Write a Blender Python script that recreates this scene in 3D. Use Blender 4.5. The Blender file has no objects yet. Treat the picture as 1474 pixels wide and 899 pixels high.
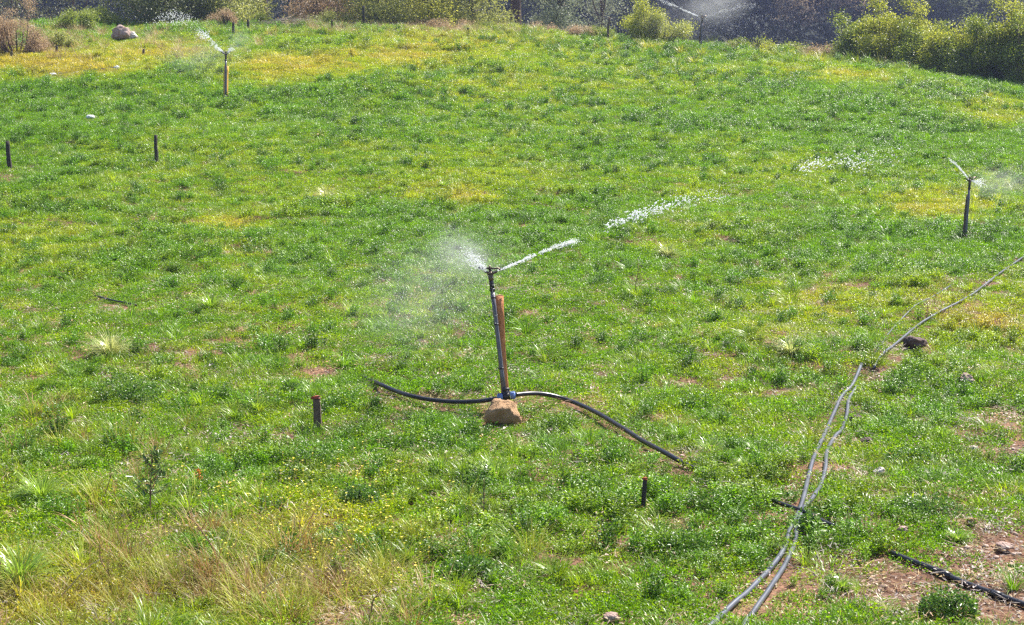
import bpy, math, random
import numpy as np
from mathutils import Vector, Matrix
R = math.radians
random.seed(7)
rng = np.random.default_rng(11)
scn = bpy.context.scene
COL = scn.collection

# ------------------------------------------------------------------ camera
W0, H0, F0 = 1474.0, 899.0, 2340.0
CAMZ, PITCH = 5.0, 14.0
cd = bpy.data.cameras.new('camera')
cam = bpy.data.objects.new('camera', cd); COL.objects.link(cam)
cam.location = (0, 0, CAMZ)
cam.rotation_euler = (R(90 - PITCH), 0, 0)
cd.sensor_width = 36.0
cd.lens = 36.0 * F0 / W0
cd.clip_start = 0.5; cd.clip_end = 3000
cd.dof.use_dof = True; cd.dof.focus_distance = 16.5; cd.dof.aperture_fstop = 6.3
scn.camera = cam

# ------------------------------------------------------------------ light
SUN_EL, SUN_AZ = 50.0, 40.0      # azimuth clockwise from +Y (into the picture)
w = bpy.data.worlds.new('World'); scn.world = w; w.use_nodes = True
nt = w.node_tree
bg = nt.nodes['Background']
sky = nt.nodes.new('ShaderNodeTexSky'); sky.sky_type = 'NISHITA'; sky.sun_disc = False
sky.sun_elevation = R(SUN_EL); sky.sun_rotation = R(SUN_AZ)
nt.links.new(sky.outputs[0], bg.inputs[0]); bg.inputs[1].default_value = 0.062
sd = bpy.data.lights.new('sun', 'SUN'); sd.energy = 5.0; sd.angle = R(0.53); sd.color = (1.0, 0.95, 0.86)
so = bpy.data.objects.new('sun', sd); COL.objects.link(so)
sdir = Vector((math.sin(R(SUN_AZ)) * math.cos(R(SUN_EL)), math.cos(R(SUN_AZ)) * math.cos(R(SUN_EL)), math.sin(R(SUN_EL))))
so.rotation_euler = sdir.to_track_quat('Z', 'Y').to_euler()
so.location = (0, 0, 60)
scn.view_settings.view_transform = 'Standard'; scn.view_settings.look = 'None'
scn.view_settings.gamma = 1.0; scn.view_settings.exposure = 1.45
scn.view_settings.use_curve_mapping = False
scn.cycles.max_bounces = 6; scn.cycles.transmission_bounces = 4; scn.cycles.transparent_max_bounces = 8
scn.cycles.volume_bounces = 1; scn.cycles.volume_step_rate = 1.0
scn.cycles.sample_clamp_indirect = 6.0; scn.cycles.pixel_filter_type = 'BLACKMAN_HARRIS'; scn.cycles.filter_width = 1.35
scn.cycles.use_denoising = False

HAZE = 0.0005
# ------------------------------------------------------------------ noise
def _hash(ix, iy, seed):
    h = (ix.astype(np.int64) * 374761393 + iy.astype(np.int64) * 668265263 + seed * 1442695041) & 0xFFFFFFFF
    h = ((h ^ (h >> 13)) * 1274126177) & 0xFFFFFFFF
    h = h ^ (h >> 16)
    return (h & 0xFFFFFF) / float(0xFFFFFF)
def vnoise(x, y, seed=0):
    x = np.asarray(x, float); y = np.asarray(y, float)
    ix = np.floor(x); iy = np.floor(y); fx = x - ix; fy = y - iy
    fx = fx * fx * (3 - 2 * fx); fy = fy * fy * (3 - 2 * fy)
    a = _hash(ix, iy, seed); b = _hash(ix + 1, iy, seed); c = _hash(ix, iy + 1, seed); d = _hash(ix + 1, iy + 1, seed)
    return (a * (1 - fx) + b * fx) * (1 - fy) + (c * (1 - fx) + d * fx) * fy
def fbm(x, y, seed=0, oct=4):
    s = 0; amp = 1; tot = 0
    for k in range(oct):
        s = s + amp * vnoise(x * 2 ** k + 17.3 * k, y * 2 ** k - 9.1 * k, seed + k); tot += amp; amp *= 0.5
    return s / tot
def smooth(a, b, x):
    t = np.clip((np.asarray(x, float) - a) / (b - a), 0, 1); return t * t * (3 - 2 * t)

# ------------------------------------------------------------------ terrain
PY = np.array([-60, 0, 6, 9, 15, 24, 34, 43, 52, 58, 62, 68, 80, 100, 130, 160, 200, 260, 400, 700.])
PZ = np.array([-2.0, -3.85, -4.05, -4.2, -4.55, -4.93, -5.05, -4.93, -4.60, -4.42, -4.46, -5.1, -7.6, -12, -14, -9, 6, 36, 110, 250.])
_d = np.diff(PZ) / np.diff(PY); PM = np.zeros_like(PZ)
PM[1:-1] = (_d[1:] * np.diff(PY)[:-1] + _d[:-1] * np.diff(PY)[1:]) / (np.diff(PY)[1:] + np.diff(PY)[:-1]); PM[0] = _d[0]; PM[-1] = _d[-1]
def prof(s):
    i = np.clip(np.searchsorted(PY, s) - 1, 0, len(PY) - 2); h = PY[i + 1] - PY[i]; t = np.clip((s - PY[i]) / h, 0, 1)
    return ((2*t**3-3*t**2+1)*PZ[i] + (t**3-2*t**2+t)*h*PM[i] + (-2*t**3+3*t**2)*PZ[i+1] + (t**3-t**2)*h*PM[i+1])
DX = [-60, -30, -19, -11, -6, 0, 6.5, 11.3, 15.8, 25, 40, 80]
DZ = [.40, .20, .06, .05, -.02, -.16, -.42, -.56, -1.0, -2.4, -4, -6]
CX = [-60, -19, 0, 6.5, 11.3, 15.8, 30]; CY = [60, 60, 60, 58, 54, 50, 46]
def ground_z(x, y):
    x = np.asarray(x, float); y = np.asarray(y, float)
    f = 60.0 / np.interp(x, CX, CY); f = 1 + (f - 1) * (1 - smooth(70, 140, y))
    z = prof(y * f) + np.interp(x, DX, DZ) * smooth(14, 52, y) * (1 - .8 * smooth(90, 160, y))
    z = z + (fbm(x * .35, y * .35, 3, 3) - .5) * .22 * smooth(6, 14, y)
    z = z + (fbm(x * 1.6, y * 1.6, 5, 3) - .5) * .09
    return z + CAMZ
cp, sp = math.cos(R(PITCH)), math.sin(R(PITCH))
FWD = np.array([0, cp, -sp]); UP = np.array([0, sp, cp]); RT = np.array([1., 0, 0]); CAM = np.array([0, 0, CAMZ])
def ray(u, v): return FWD + RT * ((u - W0 / 2) / F0) + UP * ((H0 / 2 - v) / F0)
def at(u, v, d, dz=0):                       # point at camera depth d
    return Vector(CAM + ray(u, v) * d)
def ground(u, v, dz=0.0, dmin=6):            # where the sight line meets the land
    r = ray(u, v); d = dmin
    best = (1e9, 60.0)
    while d < 66:
        p = CAM + r * d; c = p[2] - float(ground_z(p[0], p[1]))
        if c < 0: break
        if 40 < d < 61 and c < best[0]: best = (c, d)
        d += 0.02 * max(1, d / 15)
    if d >= 66: d = best[1]                      # the sight line clears the crest: stand on the crest just below it
    p = CAM + r * d
    return Vector((p[0], p[1], float(ground_z(p[0], p[1])) + dz))
def depth_of(p): return float(np.dot(np.array(p) - CAM, FWD))
def pix(x, y, z):
    dx = x; dy = y; dzz = z - CAMZ
    d = dy * cp - dzz * sp; up = dy * sp + dzz * cp
    d = np.maximum(d, .1)
    return W0 / 2 + F0 * dx / d, H0 / 2 - F0 * up / d, d

# ------------------------------------------------------------------ materials
def newmat(name):
    m = bpy.data.materials.new(name); m.use_nodes = True; n = m.node_tree; n.nodes.clear()
    o = n.nodes.new('ShaderNodeOutputMaterial'); return m, n, o
def pmat(name, c1, c2=None, rough=.7, scale=8, spec=.5, metal=0, bump=0.0, bscale=40, stretch=None, detail=5):
    m, n, o = newmat(name); L = n.links.new
    p = n.nodes.new('ShaderNodeBsdfPrincipled'); L(p.outputs[0], o.inputs[0])
    p.inputs['Roughness'].default_value = rough; p.inputs['Metallic'].default_value = metal
    p.inputs['Specular IOR Level'].default_value = spec
    tc = n.nodes.new('ShaderNodeTexCoord'); mp = n.nodes.new('ShaderNodeMapping'); L(tc.outputs['Object'], mp.inputs[0])
    if stretch: mp.inputs['Scale'].default_value = stretch
    no = n.nodes.new('ShaderNodeTexNoise'); no.inputs['Scale'].default_value = scale; no.inputs['Detail'].default_value = detail
    L(mp.outputs[0], no.inputs[0])
    cr = n.nodes.new('ShaderNodeValToRGB'); c2 = c2 or tuple(x * .7 for x in c1)
    cr.color_ramp.elements[0].position = .35; cr.color_ramp.elements[1].position = .65
    cr.color_ramp.elements[0].color = (*c2, 1); cr.color_ramp.elements[1].color = (*c1, 1)
    L(no.outputs[0], cr.inputs[0]); L(cr.outputs[0], p.inputs['Base Color'])
    if bump:
        nb = n.nodes.new('ShaderNodeTexNoise'); nb.inputs['Scale'].default_value = bscale; nb.inputs['Detail'].default_value = 6
        L(mp.outputs[0], nb.inputs[0]); b = n.nodes.new('ShaderNodeBump'); b.inputs['Strength'].default_value = bump; b.inputs['Distance'].default_value = .02
        L(nb.outputs[0], b.inputs['Height']); L(b.outputs[0], p.inputs['Normal'])
    return m
def leafmat(name, ca, cb, trans=.4, rough=.35, spec=.5, inst=False, obj_var=0.0):
    """leaf colour runs from ca to cb with the leaf's own value 'v'; inst: the plant's own colour comes from its point."""
    m, n, o = newmat(name); L = n.links.new
    at_ = n.nodes.new('ShaderNodeAttribute'); at_.attribute_name = 'v'
    mx = n.nodes.new('ShaderNodeMix'); mx.data_type = 'RGBA'
    mx.inputs[6].default_value = (*ca, 1); mx.inputs[7].default_value = (*cb, 1)
    L(at_.outputs['Fac'], mx.inputs[0]); c = mx.outputs[2]
    if inst:
        ti = n.nodes.new('ShaderNodeAttribute'); ti.attribute_type = 'INSTANCER'; ti.attribute_name = 'tint'
        mu = n.nodes.new('ShaderNodeMix'); mu.data_type = 'RGBA'; mu.blend_type = 'MULTIPLY'; mu.inputs[0].default_value = 1
        L(c, mu.inputs[6]); L(ti.outputs['Color'], mu.inputs[7]); c = mu.outputs[2]
    if obj_var:
        oi = n.nodes.new('ShaderNodeObjectInfo'); hs = n.nodes.new('ShaderNodeHueSaturation')
        mr = n.nodes.new('ShaderNodeMapRange'); mr.inputs[3].default_value = 1 - obj_var; mr.inputs[4].default_value = 1 + obj_var
        L(oi.outputs['Random'], mr.inputs[0]); L(mr.outputs[0], hs.inputs['Value']); L(c, hs.inputs['Color']); c = hs.outputs[0]
    p = n.nodes.new('ShaderNodeBsdfPrincipled'); p.inputs['Roughness'].default_value = rough
    p.inputs['Specular IOR Level'].default_value = spec; L(c, p.inputs['Base Color'])
    t = n.nodes.new('ShaderNodeBsdfTranslucent'); hs2 = n.nodes.new('ShaderNodeHueSaturation')
    hs2.inputs['Value'].default_value = 1.5; hs2.inputs['Saturation'].default_value = 1.05; L(c, hs2.inputs['Color']); L(hs2.outputs[0], t.inputs[0])
    s = n.nodes.new('ShaderNodeMixShader'); s.inputs[0].default_value = trans
    L(p.outputs[0], s.inputs[1]); L(t.outputs[0], s.inputs[2]); L(s.outputs[0], o.inputs[0])
    return m

M = {}
M['wood'] = pmat('weathered_brown_wood', (.72, .30, .11), (.46, .17, .06), .7, 6, bump=.5, bscale=30, stretch=(8, 8, .8))
M['wood_orange'] = pmat('orange_wood', (.80, .48, .07), (.55, .29, .05), .6, 6, bump=.4, stretch=(8, 8, .8))
M['wood_cut'] = pmat('cut_end_wood', (.55, .26, .16), (.42, .18, .1), .8, 30)
M['wood_dark'] = pmat('dark_brown_wood', (.055, .042, .03), (.022, .018, .014), .75, 10, bump=.6, stretch=(6, 6, 1))  # very dark brown, streaked along the stake
M['wood_grey'] = pmat('grey_brown_wood', (.19, .125, .08), (.09, .06, .038), .8, 10, bump=.6, stretch=(6, 6, 1))
M['red'] = pmat('red_paint', (.40, .06, .03), (.16, .04, .025), .55, 30)
M['orange'] = pmat('orange_paint', (.65, .12, .02), (.35, .06, .015), .55, 30)
M['riser'] = pmat('grey_plastic_pipe', (.125, .12, .14), (.08, .075, .09), .26, 12, spec=.7)
M['hose'] = pmat('black_polyethylene_pipe', (.022, .022, .028), (.014, .014, .018), .33, 12, spec=.6)
M['hose_grey'] = pmat('dusty_grey_pipe', (.125, .135, .165), (.07, .075, .095), .34, 5, spec=.6)
M['blackp'] = pmat('black_plastic', (.02, .018, .022), None, .4, 20)
M['blue'] = pmat('blue_plastic', (.12, .24, .58), (.16, .20, .36), .45, 60)
M['brass'] = pmat('worn_dark_metal', (.16, .12, .09), (.07, .05, .04), .4, 20, metal=.6)
M['rockb'] = pmat('tan_sandstone', (.50, .31, .165), (.34, .20, .10), .92, 14, bump=1.0, bscale=90)
M['rockd'] = pmat('dark_purplish_stone', (.16, .10, .085), (.07, .045, .04), .85, 6, bump=1.0, bscale=70)
M['rockp'] = pmat('pinkish_pale_stone', (.50, .38, .33), (.30, .18, .14), .85, 7, bump=1.0, bscale=70)
M['rockw'] = pmat('whitish_stone', (.62, .58, .52), (.40, .34, .30), .85, 7, bump=.8, bscale=20)
M['rag'] = pmat('white_plastic_scrap', (.85, .85, .85), (.7, .7, .7), .5, 20)
M['bark'] = pmat('grey_brown_bark', (.13, .095, .07), (.06, .045, .035), .9, 6, bump=.8)
M['twig'] = pmat('dry_brown_twig', (.30, .17, .10), (.17, .09, .05), .85, 9)
M['twigpale'] = pmat('bleached_twig', (.55, .46, .34), (.36, .28, .2), .85, 9)
# soil
m, n, o = newmat('reddish_soil'); L = n.links.new
p = n.nodes.new('ShaderNodeBsdfPrincipled'); p.inputs['Roughness'].default_value = .95; p.inputs['Specular IOR Level'].default_value = .15
tc = n.nodes.new('ShaderNodeTexCoord')
n1 = n.nodes.new('ShaderNodeTexNoise'); n1.inputs['Scale'].default_value = 1.1; n1.inputs['Detail'].default_value = 8; L(tc.outputs['Object'], n1.inputs[0])
n2 = n.nodes.new('ShaderNodeTexNoise'); n2.inputs['Scale'].default_value = 28; n2.inputs['Detail'].default_value = 6; L(tc.outputs['Object'], n2.inputs[0])
r1 = n.nodes.new('ShaderNodeValToRGB'); r1.color_ramp.elements[0].position = .35; r1.color_ramp.elements[1].position = .68
r1.color_ramp.elements[0].color = (.125, .070, .046, 1); r1.color_ramp.elements[1].color = (.25, .145, .095, 1); L(n1.outputs[0], r1.inputs[0])
r2 = n.nodes.new('ShaderNodeValToRGB'); r2.color_ramp.elements[0].position = .38; r2.color_ramp.elements[1].position = .66
r2.color_ramp.elements[0].color = (.55, .5, .48, 1); r2.color_ramp.elements[1].color = (1.35, 1.3, 1.25, 1); L(n2.outputs[0], r2.inputs[0])
mm = n.nodes.new('ShaderNodeMix'); mm.data_type = 'RGBA'; mm.blend_type = 'MULTIPLY'; mm.inputs[0].default_value = 1
L(r1.outputs[0], mm.inputs[6]); L(r2.outputs[0], mm.inputs[7]); L(mm.outputs[2], p.inputs['Base Color'])
b = n.nodes.new('ShaderNodeBump'); b.inputs['Strength'].default_value = .9; b.inputs['Distance'].default_value = .03; L(n2.outputs[0], b.inputs['Height']); L(b.outputs[0], p.inputs['Normal'])
L(p.outputs[0], o.inputs[0]); M['soil'] = m
# water: bright broken droplets
m, n, o = newmat('water_droplets'); L = n.links.new
p = n.nodes.new('ShaderNodeBsdfPrincipled'); p.inputs['Base Color'].default_value = (.92, .94, .97, 1); p.inputs['Roughness'].default_value = .25
t = n.nodes.new('ShaderNodeBsdfTranslucent'); t.inputs[0].default_value = (.92, .94, .97, 1)
s = n.nodes.new('ShaderNodeMixShader'); s.inputs[0].default_value = .55; L(p.outputs[0], s.inputs[1]); L(t.outputs[0], s.inputs[2])
tr_ = n.nodes.new('ShaderNodeBsdfTransparent'); s2 = n.nodes.new('ShaderNodeMixShader'); s2.inputs[0].default_value = .38; L(s.outputs[0], s2.inputs[1]); L(tr_.outputs[0], s2.inputs[2]); L(s2.outputs[0], o.inputs[0]); M['water'] = m

# ------------------------------------------------------------------ object helpers
def link(o, parent=None):
    COL.objects.link(o)
    if parent is not None: o.parent = parent
    return o
def tag(o, label=None, cat=None, group=None, kind=None):
    if label: o['label'] = label
    if cat: o['category'] = cat
    if group: o['group'] = group
    if kind: o['kind'] = kind
    return o
def empty(name, loc, label, cat, group=None):
    e = bpy.data.objects.new(name, None); e.empty_display_size = .2; link(e); e.location = loc
    return tag(e, label, cat, group)
def raw_mesh(name, V, F, mat, v=None, smooth_=False):
    V = np.asarray(V, np.float32).reshape(-1, 3)
    me = bpy.data.meshes.new(name)
    F = [np.asarray(f, np.int32) for f in (F if isinstance(F, list) else [F]) if len(f)]
    loops = np.concatenate([f.ravel() for f in F]); tot = np.concatenate([np.full(len(f), f.shape[1], np.int32) for f in F])
    st = np.concatenate([[0], np.cumsum(tot)[:-1]]).astype(np.int32)
    me.vertices.add(len(V)); me.vertices.foreach_set('co', V.ravel())
    me.loops.add(len(loops)); me.loops.foreach_set('vertex_index', loops)
    me.polygons.add(len(tot)); me.polygons.foreach_set('loop_start', st)
    me.update(calc_edges=True)
    if smooth_: me.polygons.foreach_set('use_smooth', np.ones(len(tot), bool))
    if v is not None:
        a = me.attributes.new('v', 'FLOAT', 'POINT'); a.data.foreach_set('value', np.asarray(v, np.float32))
    if mat is not None: me.materials.append(mat)
    me.validate(); return me
class MB:
    def __init__(s): s.V = []; s.F4 = []; s.F3 = []; s.v = []; s.n = 0
    def add(s, V, F, v=.5):
        V = np.asarray(V, float).reshape(-1, 3); F = np.asarray(F, int)
        (s.F4 if F.shape[1] == 4 else s.F3).append(F + s.n); s.V.append(V)
        s.v.append(np.broadcast_to(np.asarray(v, float), (len(V),))); s.n += len(V)
    def mesh(s, name, mat, smooth_=False):
        F = []
        if s.F4: F.append(np.concatenate(s.F4))
        if s.F3: F.append(np.concatenate(s.F3))
        return raw_mesh(name, np.concatenate(s.V), F, mat, np.concatenate(s.v), smooth_)
    def build(s, name, mat, parent=None, loc=None, smooth_=False):
        if parent is not None and loc is None: loc = None
        o = bpy.data.objects.new(name, s.mesh(name, mat, smooth_)); link(o, parent)
        if loc is not None: o.location = loc
        return o
def catmull(P, n=8):
    P = [Vector(p) for p in P]; P = [P[0] * 2 - P[1]] + P + [P[-1] * 2 - P[-2]]; out = []
    for i in range(1, len(P) - 2):
        a, b_, c, d = P[i-1:i+3]
        for k in range(n):
            t = k / n; out.append(.5 * ((2*b_) + (c-a)*t + (2*a-5*b_+4*c-d)*t*t + (3*b_-a-3*c+d)*t**3))
    out.append(P[-2]); return out
def tube(mb, P, r, seg=8, v=.5, cap=True, jag=0):
    P = [Vector(p) for p in P]; n = len(P); rr = r if hasattr(r, '__len__') else [r] * n
    V = []; prev = None
    for i, p_ in enumerate(P):
        t = (P[min(i+1, n-1)] - P[max(i-1, 0)]).normalized()
        if prev is None: a = t.orthogonal().normalized()
        else: a = (prev - t * prev.dot(t)).normalized()
        prev = a; bb = t.cross(a)
        for k in range(seg):
            g = 2 * math.pi * k / seg; q = rr[i] * (1 + (random.uniform(-jag, jag) if jag else 0))
            V.append(p_ + (a * math.cos(g) + bb * math.sin(g)) * q)
    F = [[i*seg+k, i*seg+(k+1) % seg, (i+1)*seg+(k+1) % seg, (i+1)*seg+k] for i in range(n-1) for k in range(seg)]
    if cap:
        V += [P[0], P[-1]]; c0 = n*seg; c1 = c0+1
        T = [[c0, (k+1) % seg, k] for k in range(seg)] + [[c1, (n-1)*seg+k, (n-1)*seg+(k+1) % seg] for k in range(seg)]
        mb.add(V, F, v); mb.F3.append(np.array(T) + mb.n - len(V))
    else: mb.add(V, F, v)
def relocate(mb, org):
    org = np.array(org); mb.V = [a - org for a in mb.V]
_ico = None
def ico(sub=1):
    import bmesh
    bm = bmesh.new(); bmesh.ops.create_icosphere(bm, subdivisions=sub, radius=1)
    V = np.array([v_.co[:] for v_ in bm.verts]); F = np.array([[v_.index for v_ in f.verts] for f in bm.faces]); bm.free(); return V, F
ICO = {k: ico(k) for k in (1, 2, 3, 4)}

# ------------------------------------------------------------------ leaves and blades (numpy)
def unit(a): return a / np.maximum(np.linalg.norm(a, axis=-1, keepdims=True), 1e-9)
def leaf_arrays(C, D, N, ln, wd, v, fold=.25):
    """one folded diamond leaf per row: base C, direction D, rough normal N"""
    D = unit(D); S = unit(np.cross(D, N)); N = np.cross(S, D); ln = np.asarray(ln)[:, None]; wd = np.asarray(wd)[:, None]
    b_ = C; t = C + D * ln; mid = C + D * ln * .45 + N * wd * fold
    l = mid + S * wd * .5; r_ = mid - S * wd * .5; c = C + D * ln * .45
    V = np.stack([b_, l, t, r_], 1).reshape(-1, 3); k = np.arange(len(C))[:, None] * 4
    F = np.concatenate([k + np.array([[0, 3, 2]]), k + np.array([[0, 2, 1]])])
    return V, F, np.repeat(v, 4)
def blade_arrays(C, az, lean, ln, wd, v, droop=1.0, seg=4):
    """curved grass blades rising from C"""
    n_ = len(C); t = np.linspace(0, 1, seg + 1)[None, :]
    ang = lean[:, None] + np.asarray(droop)[:, None] * t ** 1.5 * .9
    st = ln[:, None] / seg
    dh = np.sin(ang) * st; dv = np.cos(ang) * st
    h = np.concatenate([np.zeros((n_, 1)), np.cumsum(dh[:, 1:], 1)], 1); z = np.concatenate([np.zeros((n_, 1)), np.cumsum(dv[:, 1:], 1)], 1)
    ca, sa = np.cos(az)[:, None], np.sin(az)[:, None]
    P = np.stack([C[:, None, 0] + h * ca, C[:, None, 1] + h * sa, C[:, None, 2] + z], -1)
    ww = wd[:, None] * (1 - t ** 1.6 * .92) * .5
    S = np.stack([-sa * ww, ca * ww, 0 * ww], -1)
    V = np.stack([P - S, P + S], 2).reshape(n_, -1, 3)
    k = np.arange(n_)[:, None, None] * (2 * (seg + 1)); j = np.arange(seg)[None, :, None] * 2
    F = (k + j + np.array([0, 1, 3, 2])[None, None, :]).reshape(-1, 4)
    return V.reshape(-1, 3), F, np.repeat(v, 2 * (seg + 1))
def dome_leaves(mb, n_, rad, h, ln, wd, up=.6, hollow=.35, aspect=1.0):
    a = rng.uniform(0, 2*np.pi, n_); rr = np.sqrt(rng.uniform(0, 1, n_)); q = rng.uniform(hollow, 1, n_)
    x = rr * np.cos(a) * rad; y = rr * np.sin(a) * rad * aspect; z = h * np.sqrt(np.maximum(1 - rr ** 2 * .9, .02)) * q * rng.uniform(.75, 1.12, n_)
    C = np.stack([x, y, z], 1)
    D = unit(np.stack([np.cos(a), np.sin(a), np.zeros(n_)], 1) * .8 + rng.normal(0, .7, (n_, 3)) + [0, 0, .2])
    N = unit(np.array([0, 0, up]) + rng.normal(0, .5, (n_, 3)) + .4 * np.stack([x/rad, y/rad, 0*x], 1))
    V, F, v = leaf_arrays(C, D, N, rng.uniform(.7, 1.3, n_) * ln, rng.uniform(.7, 1.3, n_) * wd, rng.uniform(0, 1, n_))
    mb.add(V, F, v)
def tuft(mb, n_, rad, ln, wd, lean=.5, droop=1.0, c=(0, 0, 0)):
    a = rng.uniform(0, 2*np.pi, n_); rr = rng.uniform(0, 1, n_) * rad
    C = np.stack([rr*np.cos(a), rr*np.sin(a), 0*a], 1) + np.array(c)
    V, F, v = blade_arrays(C, a + rng.normal(0, .5, n_), np.abs(rng.normal(0, lean, n_)) + .05, ln * rng.uniform(.55, 1.15, n_), wd * rng.uniform(.7, 1.3, n_), rng.uniform(0, 1, n_), droop * rng.uniform(.5, 1.4, n_))
    mb.add(V, F, v)

# ------------------------------------------------------------------ ground sheet
xs = np.unique(np.concatenate([np.linspace(-260, -26, 40), np.linspace(-26, 26, 370), np.linspace(26, 260, 40)]))
ys = np.unique(np.concatenate([np.linspace(-60, 5, 20), np.linspace(5, 26, 230), np.linspace(26, 72, 260), np.linspace(72, 700, 120)]))
X, Y = np.meshgrid(xs, ys); Z = ground_z(X, Y)
nx, ny = len(xs), len(ys); ii = (np.arange(ny-1)[:, None] * nx + np.arange(nx-1)[None, :]).ravel()
me = raw_mesh('ground', np.stack([X, Y, Z], -1), np.stack([ii, ii+1, ii+nx+1, ii+nx], 1), M['soil'], smooth_=True)
tag(link(bpy.data.objects.new('ground', me)), kind='structure')

# ------------------------------------------------------------------ what grows where (field map)
# (u, v, ru, rv, amount): drier, yellower patches of the crop; bare soil patches
YEL = [(70, 92, 190, 22, 1.3), (230, 78, 120, 22, 1.1), (420, 95, 150, 30, 1.0), (560, 80, 170, 26, .8), (330, 322, 50, 12, 1.0), (60, 340, 130, 50, .35),
       (670, 285, 50, 18, .6), (1420, 172, 70, 30, .7), (1340, 300, 110, 26, .75), (1060, 335, 170, 30, .6), (1420, 462, 70, 26, .75), (960, 355, 80, 18, .5),
       (1180, 430, 150, 30, .4), (430, 430, 260, 60, .25), (1190, 75, 120, 22, .5), (600, 55, 260, 14, .7), (500, 760, 120, 60, .5), (60, 860, 200, 60, .9), (420, 850, 160, 70, .6),
       (1230, 110, 60, 14, .5), (740, 120, 200, 50, .25), (1130, 250, 160, 30, .2)]
BARE = [(1445, 598, 60, 17, 1.2), (1400, 632, 40, 12, .9), (1455, 650, 40, 12, .9), (1440, 800, 60, 60, 1.1), (1300, 850, 120, 46, .85), (1420, 868, 90, 40, 1.1), (1150, 880, 110, 30, .6), (1240, 750, 30, 14, .5),
        (1380, 730, 50, 24, .5), (770, 636, 40, 10, .8), (1230, 690, 60, 12, .35),
        ]
STRAW = [(330, 850, 260, 80, 1.2), (110, 880, 260, 60, 1.2), (220, 800, 120, 40, .9), (60, 620, 80, 40, .6), (180, 690, 80, 50, .6), (230, 65, 110, 16, .8), (640, 46, 300, 8, .9), (1180, 70, 110, 10, .7), (60, 60, 100, 20, 1.0), (560, 860, 120, 50, .4), (530, 790, 100, 30, .4)]
def zone(L_, u, v):
    s_ = np.zeros_like(u)
    for (a, b_, ru, rv, k) in L_: s_ = np.maximum(s_, k * np.exp(-(((u-a)/ru)**2 + ((v-b_)/rv)**2)))
    return s_
def clear_of(x, y, spots, rad):
    ok = np.ones(len(x), bool)
    for s_ in spots: ok &= (x - s_[0])**2 + (y - s_[1])**2 > rad**2
    return ok
CLEAR = [[(718,573),(655,579),(590,569),(545,552),(530,546)], [(741,568),(790,568),(858,593),(925,634),(1003,676)], [(1283,801),(1350,828),(1440,863),(1490,880)],
         [(1112,729),(1160,746),(1200,766)], [(137,429),(197,443)], [(1025,900),(1075,860),(1127,798),(1138,764),(1158,715),(1175,655),(1203,592),(1240,528)],
         [(1072,900),(1110,850),(1144,787),(1156,738),(1180,706),(1190,655),(1212,622),(1222,578),(1234,560)], [(1260,532),(1284,503),(1322,472),(1380,439),(1440,396),(1474,372)],
         [(1262,507),(1292,466),(1325,437),(1370,411)], [(76,108),(168,99)], [(700,606),(748,606)], [(458,616),(466,616)], [(924,733),(931,733)], [(12,242),(18,242)], [(224,236),(230,236)], [(1303,505),(1333,505)], [(1384,345),(1394,345)], [(323,143),(329,143)],
         [(1385,554),(1400,554)], [(1258,684),(1274,684)], [(1294,770),(1306,770)], [(1392,756),(1406,756)], [(868,898),(892,898)], [(124,172),(136,172)], [(160,57),(198,57)]]
def near_clear(u, v, below=16, above=4, side=6):
    hit = np.zeros(len(u), bool)
    below0, side0 = below, side
    for ci, P_ in enumerate(CLEAR):
        wide = ci < 8 or 10 <= ci <= 13
        below = (max(below0, 32) if ci < 2 or ci > 7 else max(below0, 19)) if wide else below0; side = max(side0, 12) if 10 <= ci <= 13 else side0
        for (a, b_), (c, d) in zip(P_[:-1], P_[1:]):
            k_ = max(2, int(math.hypot(c-a, d-b_)/4))
            for t in np.linspace(0, 1, k_):
                uu, vv = a+(c-a)*t, b_+(d-b_)*t; sc_ = .35 + .65*min(1, vv/560)
                if _hash(np.array([int(a+t*9)]), np.array([int(b_)]), 3)[0] < .10 and a > 1000 and b_ < 800: continue
                hit |= (np.abs(u-uu) < side*sc_+2) & (v > vv-above*sc_) & (v < vv+below*sc_)
    return hit
GREEN = np.array([.140, .272, .014]); LIME = np.array([.29, .36, .020]); DEEP = np.array([.055, .135, .014]); OCHRE = np.array([.40, .33, .045]); DRY = np.array([.46, .36, .18])

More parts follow.
